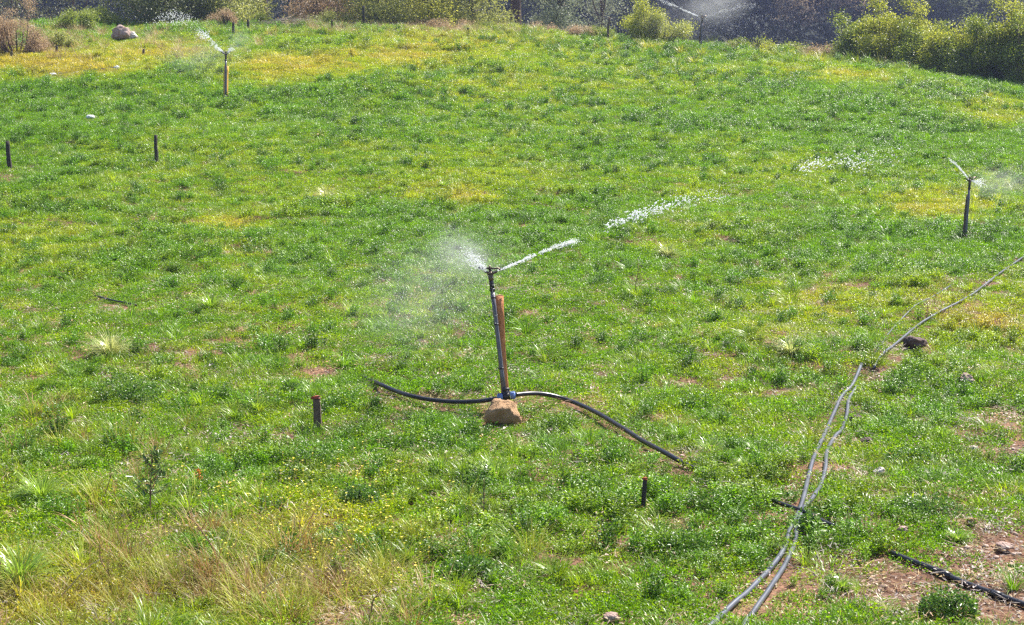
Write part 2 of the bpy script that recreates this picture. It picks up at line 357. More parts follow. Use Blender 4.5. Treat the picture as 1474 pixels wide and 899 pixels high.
def scatter(y0, y1, dens, margin=1.12):
    pts = []
    edges = np.linspace(y0, y1, max(2, int((y1-y0)/2)+1))
    for a, b_ in zip(edges[:-1], edges[1:]):
        wx = (.335 * b_ + 1.2) * margin; n_ = int(2*wx*(b_-a)*dens((a+b_)/2))
        pts.append(np.stack([rng.uniform(-wx, wx, n_), rng.uniform(a, b_, n_)], 1))
    P_ = np.concatenate(pts); return P_[:, 0], P_[:, 1]
def make_stuff(name, label, cat, sources, x, y, idx, scale, tint, lift=0.0, tilt=.12, hscale=None):
    """ONE object: plants too many to count, set on points of the ground"""
    z = ground_z(x, y) + lift; n_ = len(x)
    me_ = bpy.data.meshes.new(name); me_.vertices.add(n_); me_.vertices.foreach_set('co', np.stack([x, y, z], 1).astype(np.float32).ravel())
    def att(nm, ty, key, arr):
        a = me_.attributes.new(nm, ty, 'POINT'); a.data.foreach_set(key, np.ascontiguousarray(arr).ravel())
    att('variant', 'INT', 'value', idx.astype(np.int32))
    hs_ = scale if hscale is None else scale * hscale
    att('size', 'FLOAT_VECTOR', 'vector', np.stack([scale, scale, hs_], 1).astype(np.float32))
    att('turn', 'FLOAT_VECTOR', 'vector', np.stack([rng.normal(0, tilt, n_), rng.normal(0, tilt, n_), rng.uniform(0, 6.283, n_)], 1).astype(np.float32))
    att('tint', 'FLOAT_COLOR', 'color', np.concatenate([tint, np.ones((n_, 1))], 1).astype(np.float32))
    ob = bpy.data.objects.new(name, me_); link(ob); tag(ob, label, cat, kind='stuff')
    g = bpy.data.node_groups.new(name, 'GeometryNodeTree')
    g.interface.new_socket('Geometry', in_out='INPUT', socket_type='NodeSocketGeometry'); g.interface.new_socket('Geometry', in_out='OUTPUT', socket_type='NodeSocketGeometry')
    gi = g.nodes.new('NodeGroupInput'); go = g.nodes.new('NodeGroupOutput'); jn = g.nodes.new('GeometryNodeJoinGeometry')
    def named(nm, dt):
        q = g.nodes.new('GeometryNodeInputNamedAttribute'); q.data_type = dt; q.inputs[0].default_value = nm; return q.outputs[0]
    var, size, turn = named('variant', 'INT'), named('size', 'FLOAT_VECTOR'), named('turn', 'FLOAT_VECTOR')
    for i, src in enumerate(sources):
        oi = g.nodes.new('GeometryNodeObjectInfo'); oi.inputs[0].default_value = src
        gt = g.nodes.new('GeometryNodeGeometryToInstance'); g.links.new(oi.outputs['Geometry'], gt.inputs[0])
        cm = g.nodes.new('FunctionNodeCompare'); cm.data_type = 'INT'; cm.operation = 'EQUAL'; g.links.new(var, cm.inputs[2]); cm.inputs[3].default_value = i
        ip = g.nodes.new('GeometryNodeInstanceOnPoints'); g.links.new(gi.outputs[0], ip.inputs['Points']); g.links.new(cm.outputs[0], ip.inputs['Selection'])
        g.links.new(gt.outputs[0], ip.inputs['Instance']); g.links.new(turn, ip.inputs['Rotation']); g.links.new(size, ip.inputs['Scale'])
        g.links.new(ip.outputs[0], jn.inputs[0])
    g.links.new(jn.outputs[0], go.inputs[0])
    md = ob.modifiers.new('scatter', 'NODES'); md.node_group = g
    return ob
def source(mb, name, mat): return bpy.data.objects.new(name, mb.mesh(name, mat))

G1 = leafmat('crop_leaf', (.62, .72, .7), (1.35, 1.25, 1.2), trans=.45, rough=.36, spec=.4, inst=True)
G2 = leafmat('grass_blade', (.8, .8, .9), (1.5, 1.35, 1.6), trans=.40, rough=.36, spec=.5, inst=True)
G3 = leafmat('dry_litter', (.55, .5, .5), (1.3, 1.25, 1.3), trans=.25, rough=.5, spec=.4, inst=True)
SRC = []
for k in range(3):                      # low leafy carpet
    mb = MB(); dome_leaves(mb, 300, .19, .06, .019, .011, up=.6, hollow=.1, aspect=.85); tuft(mb, 16, .17, .08, .005, .6); SRC.append(source(mb, 'leaf_carpet', G1))
for k in range(3):                      # leafy crop plants made of several upright shoots
    mb = MB()
    for s_ in range(9):
        a = random.uniform(0, 6.28); r_ = random.uniform(0, .12); cx, cy = r_*math.cos(a), r_*math.sin(a); hh = random.uniform(.08, .15) * (1.1 - r_*2.5)
        n_ = 40; t_ = rng.uniform(.15, 1, n_); az = rng.uniform(0, 6.283, n_); lean = rng.normal(0, .25, 2)
        C = np.stack([cx + lean[0]*t_*hh + .02*np.cos(az), cy + lean[1]*t_*hh + .02*np.sin(az), t_*hh], 1)
        D = np.stack([np.cos(az), np.sin(az), rng.uniform(-.1, .7, n_)], 1); N = np.array([0, 0, 1]) + rng.normal(0, .45, (n_, 3))
        mb.add(*leaf_arrays(C, D, N, rng.uniform(.014, .026, n_), rng.uniform(.008, .013, n_), rng.uniform(0, 1, n_)))
        tube(mb, [(cx, cy, 0), (cx + lean[0]*hh, cy + lean[1]*hh, hh)], [.002, .001], 4, .2, False)
    SRC.append(source(mb, 'crop_plant', G1))
for k in range(2):                      # short grass
    mb = MB(); tuft(mb, 90, .16, .11, .006, .6, 1.2); SRC.append(source(mb, 'short_grass', G2))
for k in range(2):                      # long glossy grass tuft
    mb = MB(); tuft(mb, 70, .05, .30, .008, .45, 1.3); SRC.append(source(mb, 'grass_clump', G2))
NCARP, NCROP, NSG, NLG = 3, 3, 2, 2

x, y = scatter(7.2, 69, lambda q: 96 if q < 16 else (76 if q < 26 else (54 if q < 40 else 40)))
u, v, dd = pix(x, y, ground_z(x, y))
n1_ = fbm(x*.55, y*.55, 21, 3); n2_ = fbm(x*2.3, y*2.3, 33, 3); n3_ = fbm(x*.16, y*.16, 44, 2)
yel = zone(YEL, u, v); bare = zone(BARE, u, v)
keepp = 1 - np.clip(bare*1.15 + (n2_-.5)*1.6*np.clip(bare*3, 0, 1), 0, 1) * .97
keepp *= 1 - .32 * smooth(.60, .74, n2_) * (1 - smooth(24, 40, y)) 
n5_ = fbm(x*5.5+3, y*5.5, 61, 2); keepp *= 1 - .52*smooth(.58, .72, n5_)*(1 - smooth(18, 34, y))
keepp = np.where(((u-445)/70)**2 + ((v-538)/26)**2 < 1, 1, keepp)
keep = rng.uniform(0, 1, len(x)) < keepp
x, y, u, v, n1_, n2_, n3_, yel = [q[keep] for q in (x, y, u, v, n1_, n2_, n3_, yel)]
ry = rng.uniform(0, 1, len(x)); typ = np.zeros(len(x), int)
pcrop = .10 + .26 * smooth(.50, .66, n1_) - .25*np.clip(yel, 0, 1)
typ = np.where(ry < pcrop, NCARP + rng.integers(0, NCROP, len(x)), rng.integers(0, NCARP, len(x)))
sg = rng.uniform(0, 1, len(x)) < .16 + .3*smooth(.52, .7, fbm(x*.9+50, y*.9, 71, 2)); typ = np.where(sg, NCARP+NCROP+rng.integers(0, NSG, len(x)), typ)
lg = rng.uniform(0, 1, len(x)) < .010 + .014*(y < 28) + .03*smooth(.6, .75, fbm(x*.5+9, y*.5, 91, 2)); typ = np.where(lg, NCARP+NCROP+NSG+rng.integers(0, NLG, len(x)), typ)
far = 1 + .7*smooth(18, 55, y)
size = rng.uniform(.7, 1.25, len(x)) * far * np.where((typ >= NCARP) & (typ < NCARP+NCROP), .66 + .45*smooth(.5, .75, n1_) + .2*smooth(16, 30, y), 1)
size = np.where(lg, size*rng.uniform(.5, .9, len(x))/far**.6, size)
ncl = near_clear(u, v); typ = np.where(ncl & (typ >= NCARP), rng.integers(0, NCARP, len(x)), typ); size = np.where(ncl, size*.62, size)
ky = np.clip(yel*1.0 + (n3_-.5)*1.1 + (n2_-.5)*.9 + rng.normal(0, .12, len(x)) - .01, 0, 1.4)
tint = GREEN + (LIME-GREEN)*np.clip(ky*1.7, 0, 1)[:, None]
tint = tint + (OCHRE-tint)*np.clip((ky-.55)*1.5, 0, .85)[:, None]
dk = np.clip(smooth(.5, .68, n1_)*.75 + rng.normal(0, .15, len(x)), 0, 1) * (1-np.clip(ky, 0, 1)); tint = tint + (DEEP*1.5-tint)*(dk*.3)[:, None]
tint = tint * rng.uniform(.75, 1.25, (len(x), 1))
print('ground cover points', len(x))
make_stuff('ground_cover', 'bright green leafy crop and short grass covering the sloping field', 'ground cover', SRC, x, y, typ, size, tint, lift=-.01)

# scattered darker, taller crop plants that throw small shadows
x, y = scatter(8, 64, lambda q: 2.2 if q < 20 else 2.6)
u, v, dd = pix(x, y, ground_z(x, y)); nn = fbm(x*.3+4, y*.3, 55, 2); keep = (rng.uniform(0, 1, len(x)) < smooth(.25, .6, nn)) & (zone(YEL, u, v) < .55) & (zone(BARE, u, v) < .5) & ~near_clear(u, v, 34, 8, 12)
x, y = x[keep], y[keep]; typ = rng.integers(0, NCROP, len(x))
tint = (GREEN*.5+DEEP*.6)[None, :] * rng.uniform(.6, 1.3, (len(x), 1))
make_stuff('leafy_weeds', 'darker green leafy weeds standing scattered above the low crop', 'weeds', SRC[NCARP:NCARP+NCROP], x, y, typ, rng.uniform(.8, 1.5, len(x))*(1+.5*smooth(20, 50, y)), tint, tilt=.15)

# dry litter and straw between the plants
LIT = []
for k in range(2):
    mb = MB(); n_ = 46; a = rng.uniform(0, 6.283, n_); rr = np.sqrt(rng.uniform(0, 1, n_))*.2
    C = np.stack([rr*np.cos(a), rr*np.sin(a), rng.uniform(.004, .03, n_)], 1); a2 = rng.uniform(0, 6.283, n_)
    D = np.stack([np.cos(a2), np.sin(a2), rng.normal(0, .2, n_)], 1); N = np.array([0, 0, 1]) + rng.normal(0, .4, (n_, 3))
    thin = rng.uniform(0, 1, n_) < .6
    mb.add(*leaf_arrays(C, D, N, np.where(thin, rng.uniform(.05, .13, n_), rng.uniform(.02, .04, n_)), np.where(thin, .004, rng.uniform(.012, .025, n_)), rng.uniform(0, 1, n_)))
    LIT.append(source(mb, 'dry_leaf_litter', G3))
for k in range(2):
    mb = MB(); tuft(mb, 70, .10 + .14*k, .32 - .08*k, .0042, .65 + .25*k, .9); LIT.append(source(mb, 'dry_grass', G3))
x, y = scatter(7.2, 66, lambda q: 44 if q < 22 else 8)
u, v, dd = pix(x, y, ground_z(x, y)); st = zone(STRAW, u, v); ba = zone(BARE, u, v)
keep = (rng.uniform(0, 1, len(x)) < .34 + .8*ba + 1.0*st) & ~(near_clear(u, v, 26, 6, 8) & (st > .2)); x, y, st, v = x[keep], y[keep], st[keep], v[keep]
stand = rng.uniform(0, 1, len(x)) < st*.75*np.where(v > 600, .8, 1)
typ = np.where(stand, 2 + rng.integers(0, 2, len(x)), rng.integers(0, 2, len(x)))
grey_ = (rng.uniform(0, 1, (len(x), 1)) < .5) & ~stand[:, None]; tint = np.where(grey_, np.array([[.42, .37, .33]]), DRY[None, :]) * rng.uniform(.6, 1.25, (len(x), 1)) * np.where(rng.uniform(0, 1, (len(x), 1)) < .3, np.array([[1, .84, .7]]), 1)
yg_ = stand[:, None] & (rng.uniform(0, 1, (len(x), 1)) < .42) & (v[:, None] > 560); tint = np.where(yg_, np.array([[.34, .37, .05]]) * rng.uniform(.7, 1.2, (len(x), 1)), tint * np.where(stand[:, None] & (v[:, None] > 560), np.array([[.82, .72, .6]]), 1))
make_stuff('dry_grass_litter', 'straw coloured dry grass and fallen bits between the green plants', 'dry grass', LIT, x, y, typ, rng.uniform(.6, 1.2, len(x))*(1+.5*smooth(18, 50, y)), tint, lift=.0)

# ================================================================== OBJECTS
def rock_mesh(name, mat, rx, ry, rz, seed, sub=4, rough=.5, chip=.26):
    V, F = ICO[sub]; V = V.copy()
    r_ = random.Random(seed); 
    for k in range(9):                                  # flat facets
        nrm = Vector((r_.gauss(0, 1), r_.gauss(0, 1), r_.gauss(0, .8))).normalized(); d = r_.uniform(.62, .88); nn = np.array(nrm)
        q = V @ nn; ex = np.maximum(q - d, 0); V -= ex[:, None] * nn * .85
    dsp = (fbm(V[:, 0]*1.6+seed, V[:, 1]*1.6+V[:, 2]*2.1, seed, 4) - .5) * rough + (fbm(V[:, 0]*6+V[:, 2]*3, V[:, 1]*6-V[:, 2]*5+seed, seed+3, 3)-.5)*chip
    V = V * (1 + dsp)[:, None] * [rx, ry, rz]
    return raw_mesh(name, V, F, mat, smooth_=True)
def stone(name, u, v, wpx, hpx, mat, seed, label, cat='stone', group=None, sink=.2, turn=0):
    """v is the foot of the stone in the photograph"""
    g = ground(u, v); s_ = depth_of(g) / F0; rx = wpx * s_ / 2; rz = hpx * s_ / 2 / .92
    o_ = bpy.data.objects.new(name, rock_mesh(name, M[mat], rx, rx * .8, rz, seed)); link(o_)
    o_.location = g + Vector((0, rx * .4, rz * (1 - sink))); o_.rotation_euler[2] = turn
    return tag(o_, label, cat, group)

stone('stone', 724, 613, 56, 44, 'rockb', 17, sink=.44, label= 'tan pitted rock propping up the pipe joint of the nearest sprinkler')
stone('stone', 1318, 505, 34, 22, 'rockd', 8, 'dark purplish rock beside the thin grey pipes, right of centre')
stone('stone', 1392, 555, 24, 17, 'rockp', 12, 'pinkish white lump in the grass at the right, below the dark purplish rock')
stone('stone', 1247, 641, 18, 12, 'rockd', 21, 'small brown stone just right of the twin pipes')
stone('stone', 1266, 684, 18, 11, 'rockw', 25, 'pale flat stone in the grass to the right of the twin pipes')
stone('stone', 1336, 688, 12, 9, 'rockw', 29, 'small whitish stone, farther right of the pale flat stone')
stone('stone', 1399, 756, 15, 12, 'rockb', 31, 'rounded orange tan stone at the edge of the bare soil')
stone('stone', 1300, 771, 18, 13, 'rockp', 33, 'pinkish angular stone above the left end of the thick black pipe')
stone('stone', 1446, 795, 30, 14, 'rockp', 35, 'broad grey pink stone lying on the bare soil near the right edge')
stone('stone', 880, 899, 28, 16, 'rockp', 37, 'tan flat stone at the bottom edge of the photo')
stone('stone', 1403, 651, 14, 9, 'rockw', 39, 'small pale stone on the upper patch of bare soil')
stone('stone', 1232, 611, 20, 14, 'rockd', 41, 'dark brown clod touching the right hand thin pipe')
stone('boulder', 174, 58, 30, 20, 'rockp', 44, 'big pinkish grey boulder among dry grass at the far left edge of the field', 'boulder')
stone('boulder', 190, 57, 20, 11, 'rockw', 46, 'low white boulder lying against the big pinkish one', 'boulder')
stone('boulder', 44, 122-78, 14, 8, 'rockw', 47, 'small pale stone at the far left beside the brown brush', 'stone')
# gravel: far too many to count
mb = MB(); V1, F1 = ICO[1]
gx, gy = scatter(8, 24, lambda q: 60); gu, gv, gd = pix(gx, gy, ground_z(gx, gy)); gb = zone(BARE, gu, gv)
k_ = rng.uniform(0, 1, len(gx)) < np.clip(gb, 0, 1) ** 1.2 * .8 + .01; gx, gy = gx[k_], gy[k_]; gz = ground_z(gx, gy)
for a, b_, c in zip(gx, gy, gz):
    r_ = random.uniform(.006, .028); A = V1 * (1 + rng.normal(0, .16, V1.shape)) * [r_ * random.uniform(.8, 1.5), r_, r_ * .65]
    th = random.uniform(0, 6); cs, sn = math.cos(th), math.sin(th); A = A @ np.array([[cs, sn, 0], [-sn, cs, 0], [0, 0, 1]])
    mb.add(A + [a, b_, c + r_ * .2], F1)
tag(mb.build('gravel', pmat('pale_gravel', (.52, .40, .34), (.26, .16, .12), .9, 1.5)), 'small pinkish stones strewn over the bare reddish soil', 'gravel', kind='stuff')

for (u_, v_, w_, h_, lb) in [(130, 173, 13, 6, 'crumpled white plastic scrap lying alone in the grass left of centre'), (76, 110, 10, 4, 'white plastic scrap at the left end of the far thin pale hose'),
                             (168, 101, 8, 5, 'white plastic scrap at the right end of the far thin pale hose'), (150, 112, 5, 4, 'tiny white plastic scrap just under the far thin pale hose')]:
    g = ground(u_, v_); s_ = depth_of(g) / F0; V2, F2 = ICO[3]; A = V2.copy()
    A *= (1 + (fbm(V2[:, 0]*3+u_, V2[:, 1]*3+V2[:, 2]*4, 7, 3)-.5)*1.1)[:, None]; A *= [w_*s_/2, w_*s_/3, h_*s_/1.8]
    o_ = bpy.data.objects.new('plastic_scrap', raw_mesh('plastic_scrap', A, F2, M['rag'])); link(o_); o_.location = g + Vector((0, 0, h_*s_*.5+.02)); tag(o_, lb, 'litter', 'white scraps in the far left of the field')

# ------------------------------------------------------------------ wooden posts and stakes
def post_mb(mb, a, b_, r0, r1, sq=True, seed=0, jag=.12):
    a, b_ = Vector(a), Vector(b_); ax = b_ - a; n_ = 9; rr = random.Random(seed); t = ax.normalized()
    e1 = t.cross(Vector((0, 1, .2))).normalized(); e2 = t.cross(e1); V = []
    corners = [(-1, -1), (0, -1.04), (1, -1), (1.04, 0), (1, 1), (0, 1.04), (-1, 1), (-1.04, 0)] if sq else [(math.cos(k*math.pi/4), math.sin(k*math.pi/4)) for k in range(8)]
    tw = rr.uniform(-.25, .25)
    for i in range(n_):
        q = i/(n_-1); r_ = r0 + (r1-r0)*q; bend = math.sin(q*math.pi)*rr.uniform(.3, .5)*r0
        for (cx, cy) in corners:
            w1 = 1 + rr.uniform(-jag, jag)*.5; cs, sn = math.cos(tw*q), math.sin(tw*q); x_, y_ = cx*cs-cy*sn, cx*sn+cy*cs
            V.append(a + ax*q + e1*(x_*r_*w1 + bend) + e2*y_*r_*w1)
    F = [[i*8+k, i*8+(k+1) % 8, (i+1)*8+(k+1) % 8, (i+1)*8+k] for i in range(n_-1) for k in range(8)]
    V += [sum((Vector(p_) for p_ in V[-8:]), Vector())/8 + t*r1*.25]; mb.add(V, F)
    mb.F3.append(np.array([[n_*8, (n_-1)*8+k, (n_-1)*8+(k+1) % 8] for k in range(8)]) + mb.n - len(V))
def stake(u0, v0, u1, v1, wpx, mat, label, tip=None, group='dark wooden stakes standing in the field'):
    g = ground(u0, v0); d = depth_of(g); top = at(u1, v1, d + .02); r_ = wpx*d/F0/2
    e = empty('wooden_stake', g, label, 'stake', group)
    ax = top - g; mb = MB(); post_mb(mb, -ax.normalized()*.12, ax, r_*1.0, r_*.88, True, int(u0))
    mb.build('shaft', M[mat], e)
    if tip:
        mb = MB(); post_mb(mb, ax*.94, ax + ax.normalized()*.006, r_*1.09, r_*1.02, True, int(u0)+1); mb.build('painted_tip', M[tip], e)
    return e
stake(15, 242, 11, 203, 5.8, 'wood_dark', 'dark wooden stake at the far left edge of the photo, in mid field')
stake(227, 236, 224, 194, 4.6, 'wood_dark', 'slim dark wooden stake right of the white plastic scrap')
stake(461, 617, 456, 571, 11, 'wood_grey', 'thick grey brown stake with red top left of the nearest sprinkler', 'red')
stake(927, 733, 929, 688, 6.2, 'wood_dark', 'short black stake with orange top, nearest of all the stakes', 'orange')
stake(525, 36, 523, 8, 3.6, 'wood_dark', 'thin dark stake on the far crest left of centre')
stake(478, 45, 478, 28, 2.4, 'wood_dark', 'short dark stake low in the grass, left of the crest stake left of centre')
stake(675, 54, 674, 40, 3.2, 'wood_dark', 'very short dark stake near the middle of the far crest')
stake(875, 62, 877, 25, 3.4, 'wood_grey', 'thin tall stake on the far crest right of centre')
stake(337, 54, 336, 32, 3.2, 'wood_dark', 'left one of the two dark stakes behind the orange sprinkler post')
stake(359, 50, 357, 28, 3.2, 'wood_dark', 'right one of the two dark stakes behind the orange sprinkler post')
stake(82, 78, 82, 66, 3, 'wood_dark', 'short dark stake left of the big boulder, right one of two')
stake(17, 85, 17, 74, 3.4, 'wood_dark', 'short dark stake in the dry grass at the far left corner')
stake(207, 82, 207, 70, 3, 'wood_grey', 'short brown stake in yellow grass below the boulders')
stake(1275, 98, 1274, 82, 3.2, 'wood_grey', 'short grey brown stake at the foot of the leafy hedge')
stake(1101, 66, 1102, 50, 2.6, 'wood_grey', 'slim short stake right of the sprinkler on the crest')

# ------------------------------------------------------------------ sprinklers
def sprinkler(label, base_px, stake_top, stake_w, stake_mat, riser_px, riser_top, riser_w, fit=None, cut=None, aim=1.0, stake_foot=None, big=False):
    g = ground(*base_px); d = depth_of(g); s_ = d/F0
    e = empty('sprinkler', g, label, 'sprinkler', 'sprinklers watering the field')
    L_ = lambda p_: Vector(p_) - g
    a, b_ = g, at(stake_top[0], stake_top[1], d + .03)
    ax = b_ - a; mb = MB(); post_mb(mb, -ax.normalized()*.15, L_(b_), stake_w*s_/2, stake_w*s_/2*.95, True, int(base_px[0]), .06)
    st_ = mb.build('stake', M[stake_mat], e)
    if cut:
        t_ = ax.normalized(); mb = MB(); post_mb(mb, L_(b_) - t_*.002, L_(b_) + t_*.008, stake_w*s_/2*.93, stake_w*s_/2*.86, True, 5, .02); mb.build('cut_end', M['wood_cut'], st_)
    r_ = riser_w*s_/2; dr = d - stake_w*s_/2 - r_ - .004
    p0 = at(riser_px[0], riser_px[1], dr); p1 = at(riser_top[0], riser_top[1], dr + .02); rx = p1 - p0; t_ = rx.normalized()
    mb = MB(); tube(mb, [L_(p0 + rx*q) for q in np.linspace(0, .86, 6)], r_, 12); ri = mb.build('riser', M['riser'], e, smooth_=True)
    mb = MB(); tube(mb, [L_(p0 + rx*.86), L_(p0 + rx*.88)], r_*1.35, 12); tube(mb, [L_(p0 + rx*.88), L_(p0 + rx*.955)], r_*1.0, 12); mb.build('coupling', M['blackp'], ri, smooth_=False)
    if big:
        for q in (.22, .58, .80): mb = MB(); tube(mb, [L_(p0 + rx*q), L_(p0 + rx*(q+.012))], r_*1.18, 12); mb.build('tape_band', M['blackp'], ri)
    # the head: body, nozzle arm, opposite nozzle, swinging hammer and spring bolt
    hd = bpy.data.objects.new('sprinkler_head', None)
    mb = MB(); k = max(r_, .011); sx = Vector((aim, 0, 0)); top = L_(p1)
    tube(mb, [top - t_*k*3, top - t_*k*.2], [k*1.05, k*1.25], 10); tube(mb, [top - t_*k*.2, top + t_*k*.9], [k*1.5, k*1.1], 10)
    tube(mb, [top, top + sx*k*3.2 + t_*k*1.2], [k*.8, k*.55], 8); tube(mb, [top, top - sx*k*2.6 + t_*k*1.3], [k*.75, k*.5], 8)
    hb = mb.build('sprinkler_head', M['brass'], e)
    mb = MB(); up_ = top + t_*k*2.6
    tube(mb, [top + t_*k*.9, up_ + t_*k*1.2], [k*.45, k*.4], 8); tube(mb, [up_, up_ + t_*k*.35], k*1.0, 8)
    tube(mb, [up_ - sx*k*4.8 + t_*k*.3, up_ - sx*k*2.4, up_ + sx*k*.2 - t_*k*.3, up_ + sx*k*3.6 - t_*k*.1, up_ + sx*k*4.6 - t_*k*.7], [k*.75, k*.5, k*.42, k*.42, k*.6], 6)
    mb.build('hammer_arm', M['brass'], hb)
    mb = MB(); sp_ = [top + t_*k*(1.0 + 1.5*q) + Vector((math.cos(q*38), math.sin(q*38), 0))*k*.62 for q in np.linspace(0, 1, 40)]; tube(mb, sp_, k*.09, 4); mb.build('spring', M['brass'], hb)
    if fit:
        f0, f1 = [at(q[0], q[1], dr) for q in fit]; c = (f0 + f1)/2; fx = (f1 - f0); R_ = r_*1.55
        mb = MB(); tube(mb, [L_(f0 + fx*.33), L_(f0 + fx*.67)], R_*1.12, 14); tube(mb, [L_(c) - t_*R_*1.0, L_(c) + t_*R_*2.1], R_*.98, 14); tube(mb, [L_(c) + t_*R_*1.6, L_(c) + t_*R_*2.3], R_*1.15, 14)
        te = mb.build('tee_joint', M['blackp'], e)
        for q0, q1 in ((.0, .30), (.70, 1.0)):
            mb = MB(); ra = [R_*.92, R_*1.22] if q0 == 0 else [R_*1.22, R_*.92]; tube(mb, [L_(f0 + fx*q0), L_(f0 + fx*q1)], ra, 14)
            for j in range(14):
                g_ = j*math.pi/7; rad_ = (t_*math.cos(g_) + fx.normalized().cross(t_)*math.sin(g_))*R_*1.1
                tube(mb, [L_(f0 + fx*(q0+.05)) + rad_*.95, L_(f0 + fx*(q1-.05)) + rad_*.98], R_*.09, 4)
            mb.build('collar', M['blue'], te)
    else:
        mb = MB(); tube(mb, [L_(p0) - t_*.03, L_(p0) + t_*.06], r_*1.7, 10); tube(mb, [L_(p0) - Vector((.07, 0, 0)), L_(p0) + Vector((.07, 0, 0))], r_*1.4, 10); mb.build('tee_joint', M['blackp'], e)
    return e, p1, dr, k
S1 = sprinkler('nearest sprinkler, grey riser tied to a brown wooden post with blue pipe collars', (731, 597), (719.0, 426), 11.5, 'wood', (726.5, 570), (706, 394), 6.6, fit=((716, 572), (742, 568)), cut=True, aim=1, big=True)
S2 = sprinkler('far left sprinkler on a straight orange wooden post', (326, 143), (326, 95), 5.6, 'wood_orange', (325, 141), (325, 78), 2.8, aim=-1)
S3 = sprinkler('right hand sprinkler on a slim dark leaning post near the photo edge', (1389, 345), (1394, 280), 5.4, 'wood_grey', (1390, 343), (1396, 260), 3.4, aim=-1)
S4 = sprinkler('farthest sprinkler, spraying on the crest before the dark hillside', (1008, 70), (1011, 33), 3.6, 'wood_grey', (1009, 69), (1011, 26), 2.4, aim=-1)

# ------------------------------------------------------------------ pipes
def on_ground(path, r_, sag=.0, n=8, lift=.7, wob=.0):
    P_ = [ground(*q[:2]) + Vector((0, 0, (q[2] if len(q) > 2 else 0))) for q in path]; P_ = catmull(P_, n)
    out = []
    for i, q in enumerate(P_):
        gz = float(ground_z(q.x, q.y)); out.append(Vector((q.x + wob*math.sin(i*1.3), q.y + wob*math.sin(i*.9+1), max(q.z, gz) + r_*lift)))
    for _ in range(3): out = [out[0]] + [(out[i-1] + out[i]*2 + out[i+1])/4 for i in range(1, len(out)-1)] + [out[-1]]
    return out
def pipe(name, path, r_, mat, label, lift=1.5, pts=None, cat='pipe', group=None, wob=0, coup=()):
    P_ = pts or on_ground(path, r_, lift=lift, wob=wob); o_ = P_[len(P_)//2]; org = Vector((o_.x, o_.y, o_.z)); mb = MB()
    tube(mb, [q - org for q in P_], r_, 10)
    for c in coup:
        i = min(int(c*len(P_)), len(P_)-2); t = (P_[i+1]-P_[i]).normalized(); tube(mb, [P_[i] - org - t*.05, P_[i] - org + t*.05], r_*1.3, 10)
    ob = mb.build(name, M[mat], None, org, True); return tag(ob, label, cat, group)
# the two halves of the black pipe that meet at the nearest sprinkler: they hang from the joint down to the grass
dj = S1[2]
def hang(px, dz0, rad):
    """px: photograph points from the joint outwards; depth eases from the joint to the land"""
    P_ = []
    n_ = len(px)
    for i, (u_, v_) in enumerate(px):
        g = ground(u_, v_); dg = depth_of(g); k = min(1, i/dz0); dd_ = dj*(1-k) + (dg - .05)*k; P_.append(at(u_, v_, min(dd_, dg - (.26 if i < n_-2 else (.14 if i < n_-1 else -.06)))))
    return catmull(P_, 8)
rp = .0205
pipe('black_pipe', None, rp, 'hose', 'black pipe curving from the blue collar down into grass on the left', pts=hang([(718, 573), (690, 577), (655, 578), (620, 575), (590, 569), (566, 561), (548, 553), (533, 547), (520, 541)], 5, rp), group='black pipe runs on the grass')
pipe('black_pipe', None, rp, 'hose', 'black pipe arching from the blue collar down to the right', pts=hang([(741, 568), (765, 566), (790, 568), (822, 577), (858, 593), (895, 615), (925, 634), (955, 650), (985, 667), (1003, 676)], 6, rp), group='black pipe runs on the grass')
pipe('black_pipe', [(1283, 801), (1310, 812), (1350, 828), (1390, 845), (1440, 863), (1500, 886)], .0195, 'hose', 'thick black pipe crossing the bare soil in the lower right corner', 1.3, group='black pipe runs on the grass', coup=(.45, .78))
pipe('black_pipe', [(1112, 729), (1135, 737), (1160, 746), (1185, 759), (1200, 766)], .016, 'hose', 'short length of black pipe passing under the twin grey pipes', 2.8, group='black pipe runs on the grass')
pipe('black_pipe', [(1052, 701), (1062, 704), (1074, 706)], .015, 'hose', 'tiny visible bit of black pipe between the arching pipe and the twin pipes', 2.0, group='black pipe runs on the grass')
pipe('black_pipe', [(137, 429), (155, 434), (172, 438), (197, 443)], .010, 'hose', 'short bit of black pipe showing in the grass at the left', 3.4, group='black pipe runs on the grass')
pipe('grey_pipe', [(1015, 915), (1045, 886), (1075, 860), (1104, 830), (1127, 798), (1138, 764), (1150, 741), (1158, 715), (1164, 690), (1175, 655), (1190, 622), (1203, 592), (1213, 572), (1226, 560), (1240, 528)], .018, 'hose_grey', 'left one of the twin grey pipes running up the slope', 1.6, group='twin grey pipes at the right')
pipe('grey_pipe', [(1062, 915), (1085, 886), (1110, 850), (1130, 818), (1144, 787), (1147, 765), (1156, 738), (1168, 724), (1180, 706), (1188, 680), (1190, 655), (1200, 635), (1212, 622), (1219, 600), (1222, 578), (1234, 560)], .017, 'hose_grey', 'right one of the twin grey pipes, bowing outwards in its middle', 1.6, group='twin grey pipes at the right')
pipe('grey_pipe', [(1258, 534), (1270, 514), (1284, 503), (1306, 485), (1322, 472), (1350, 454), (1380, 439), (1408, 422), (1440, 396), (1474, 372), (1500, 352)], .014, 'hose_grey', 'grey pipe running past the dark purplish rock to the right edge', 2.5, group='twin grey pipes at the right')
pipe('grey_pipe', [(1244, 528), (1262, 507), (1277, 484), (1292, 466), (1312, 446), (1325, 437), (1345, 427), (1370, 411)], .011, 'hose_grey', 'faint thin grey pipe half hidden in grass above the dark purplish rock', .9, group='twin grey pipes at the right')
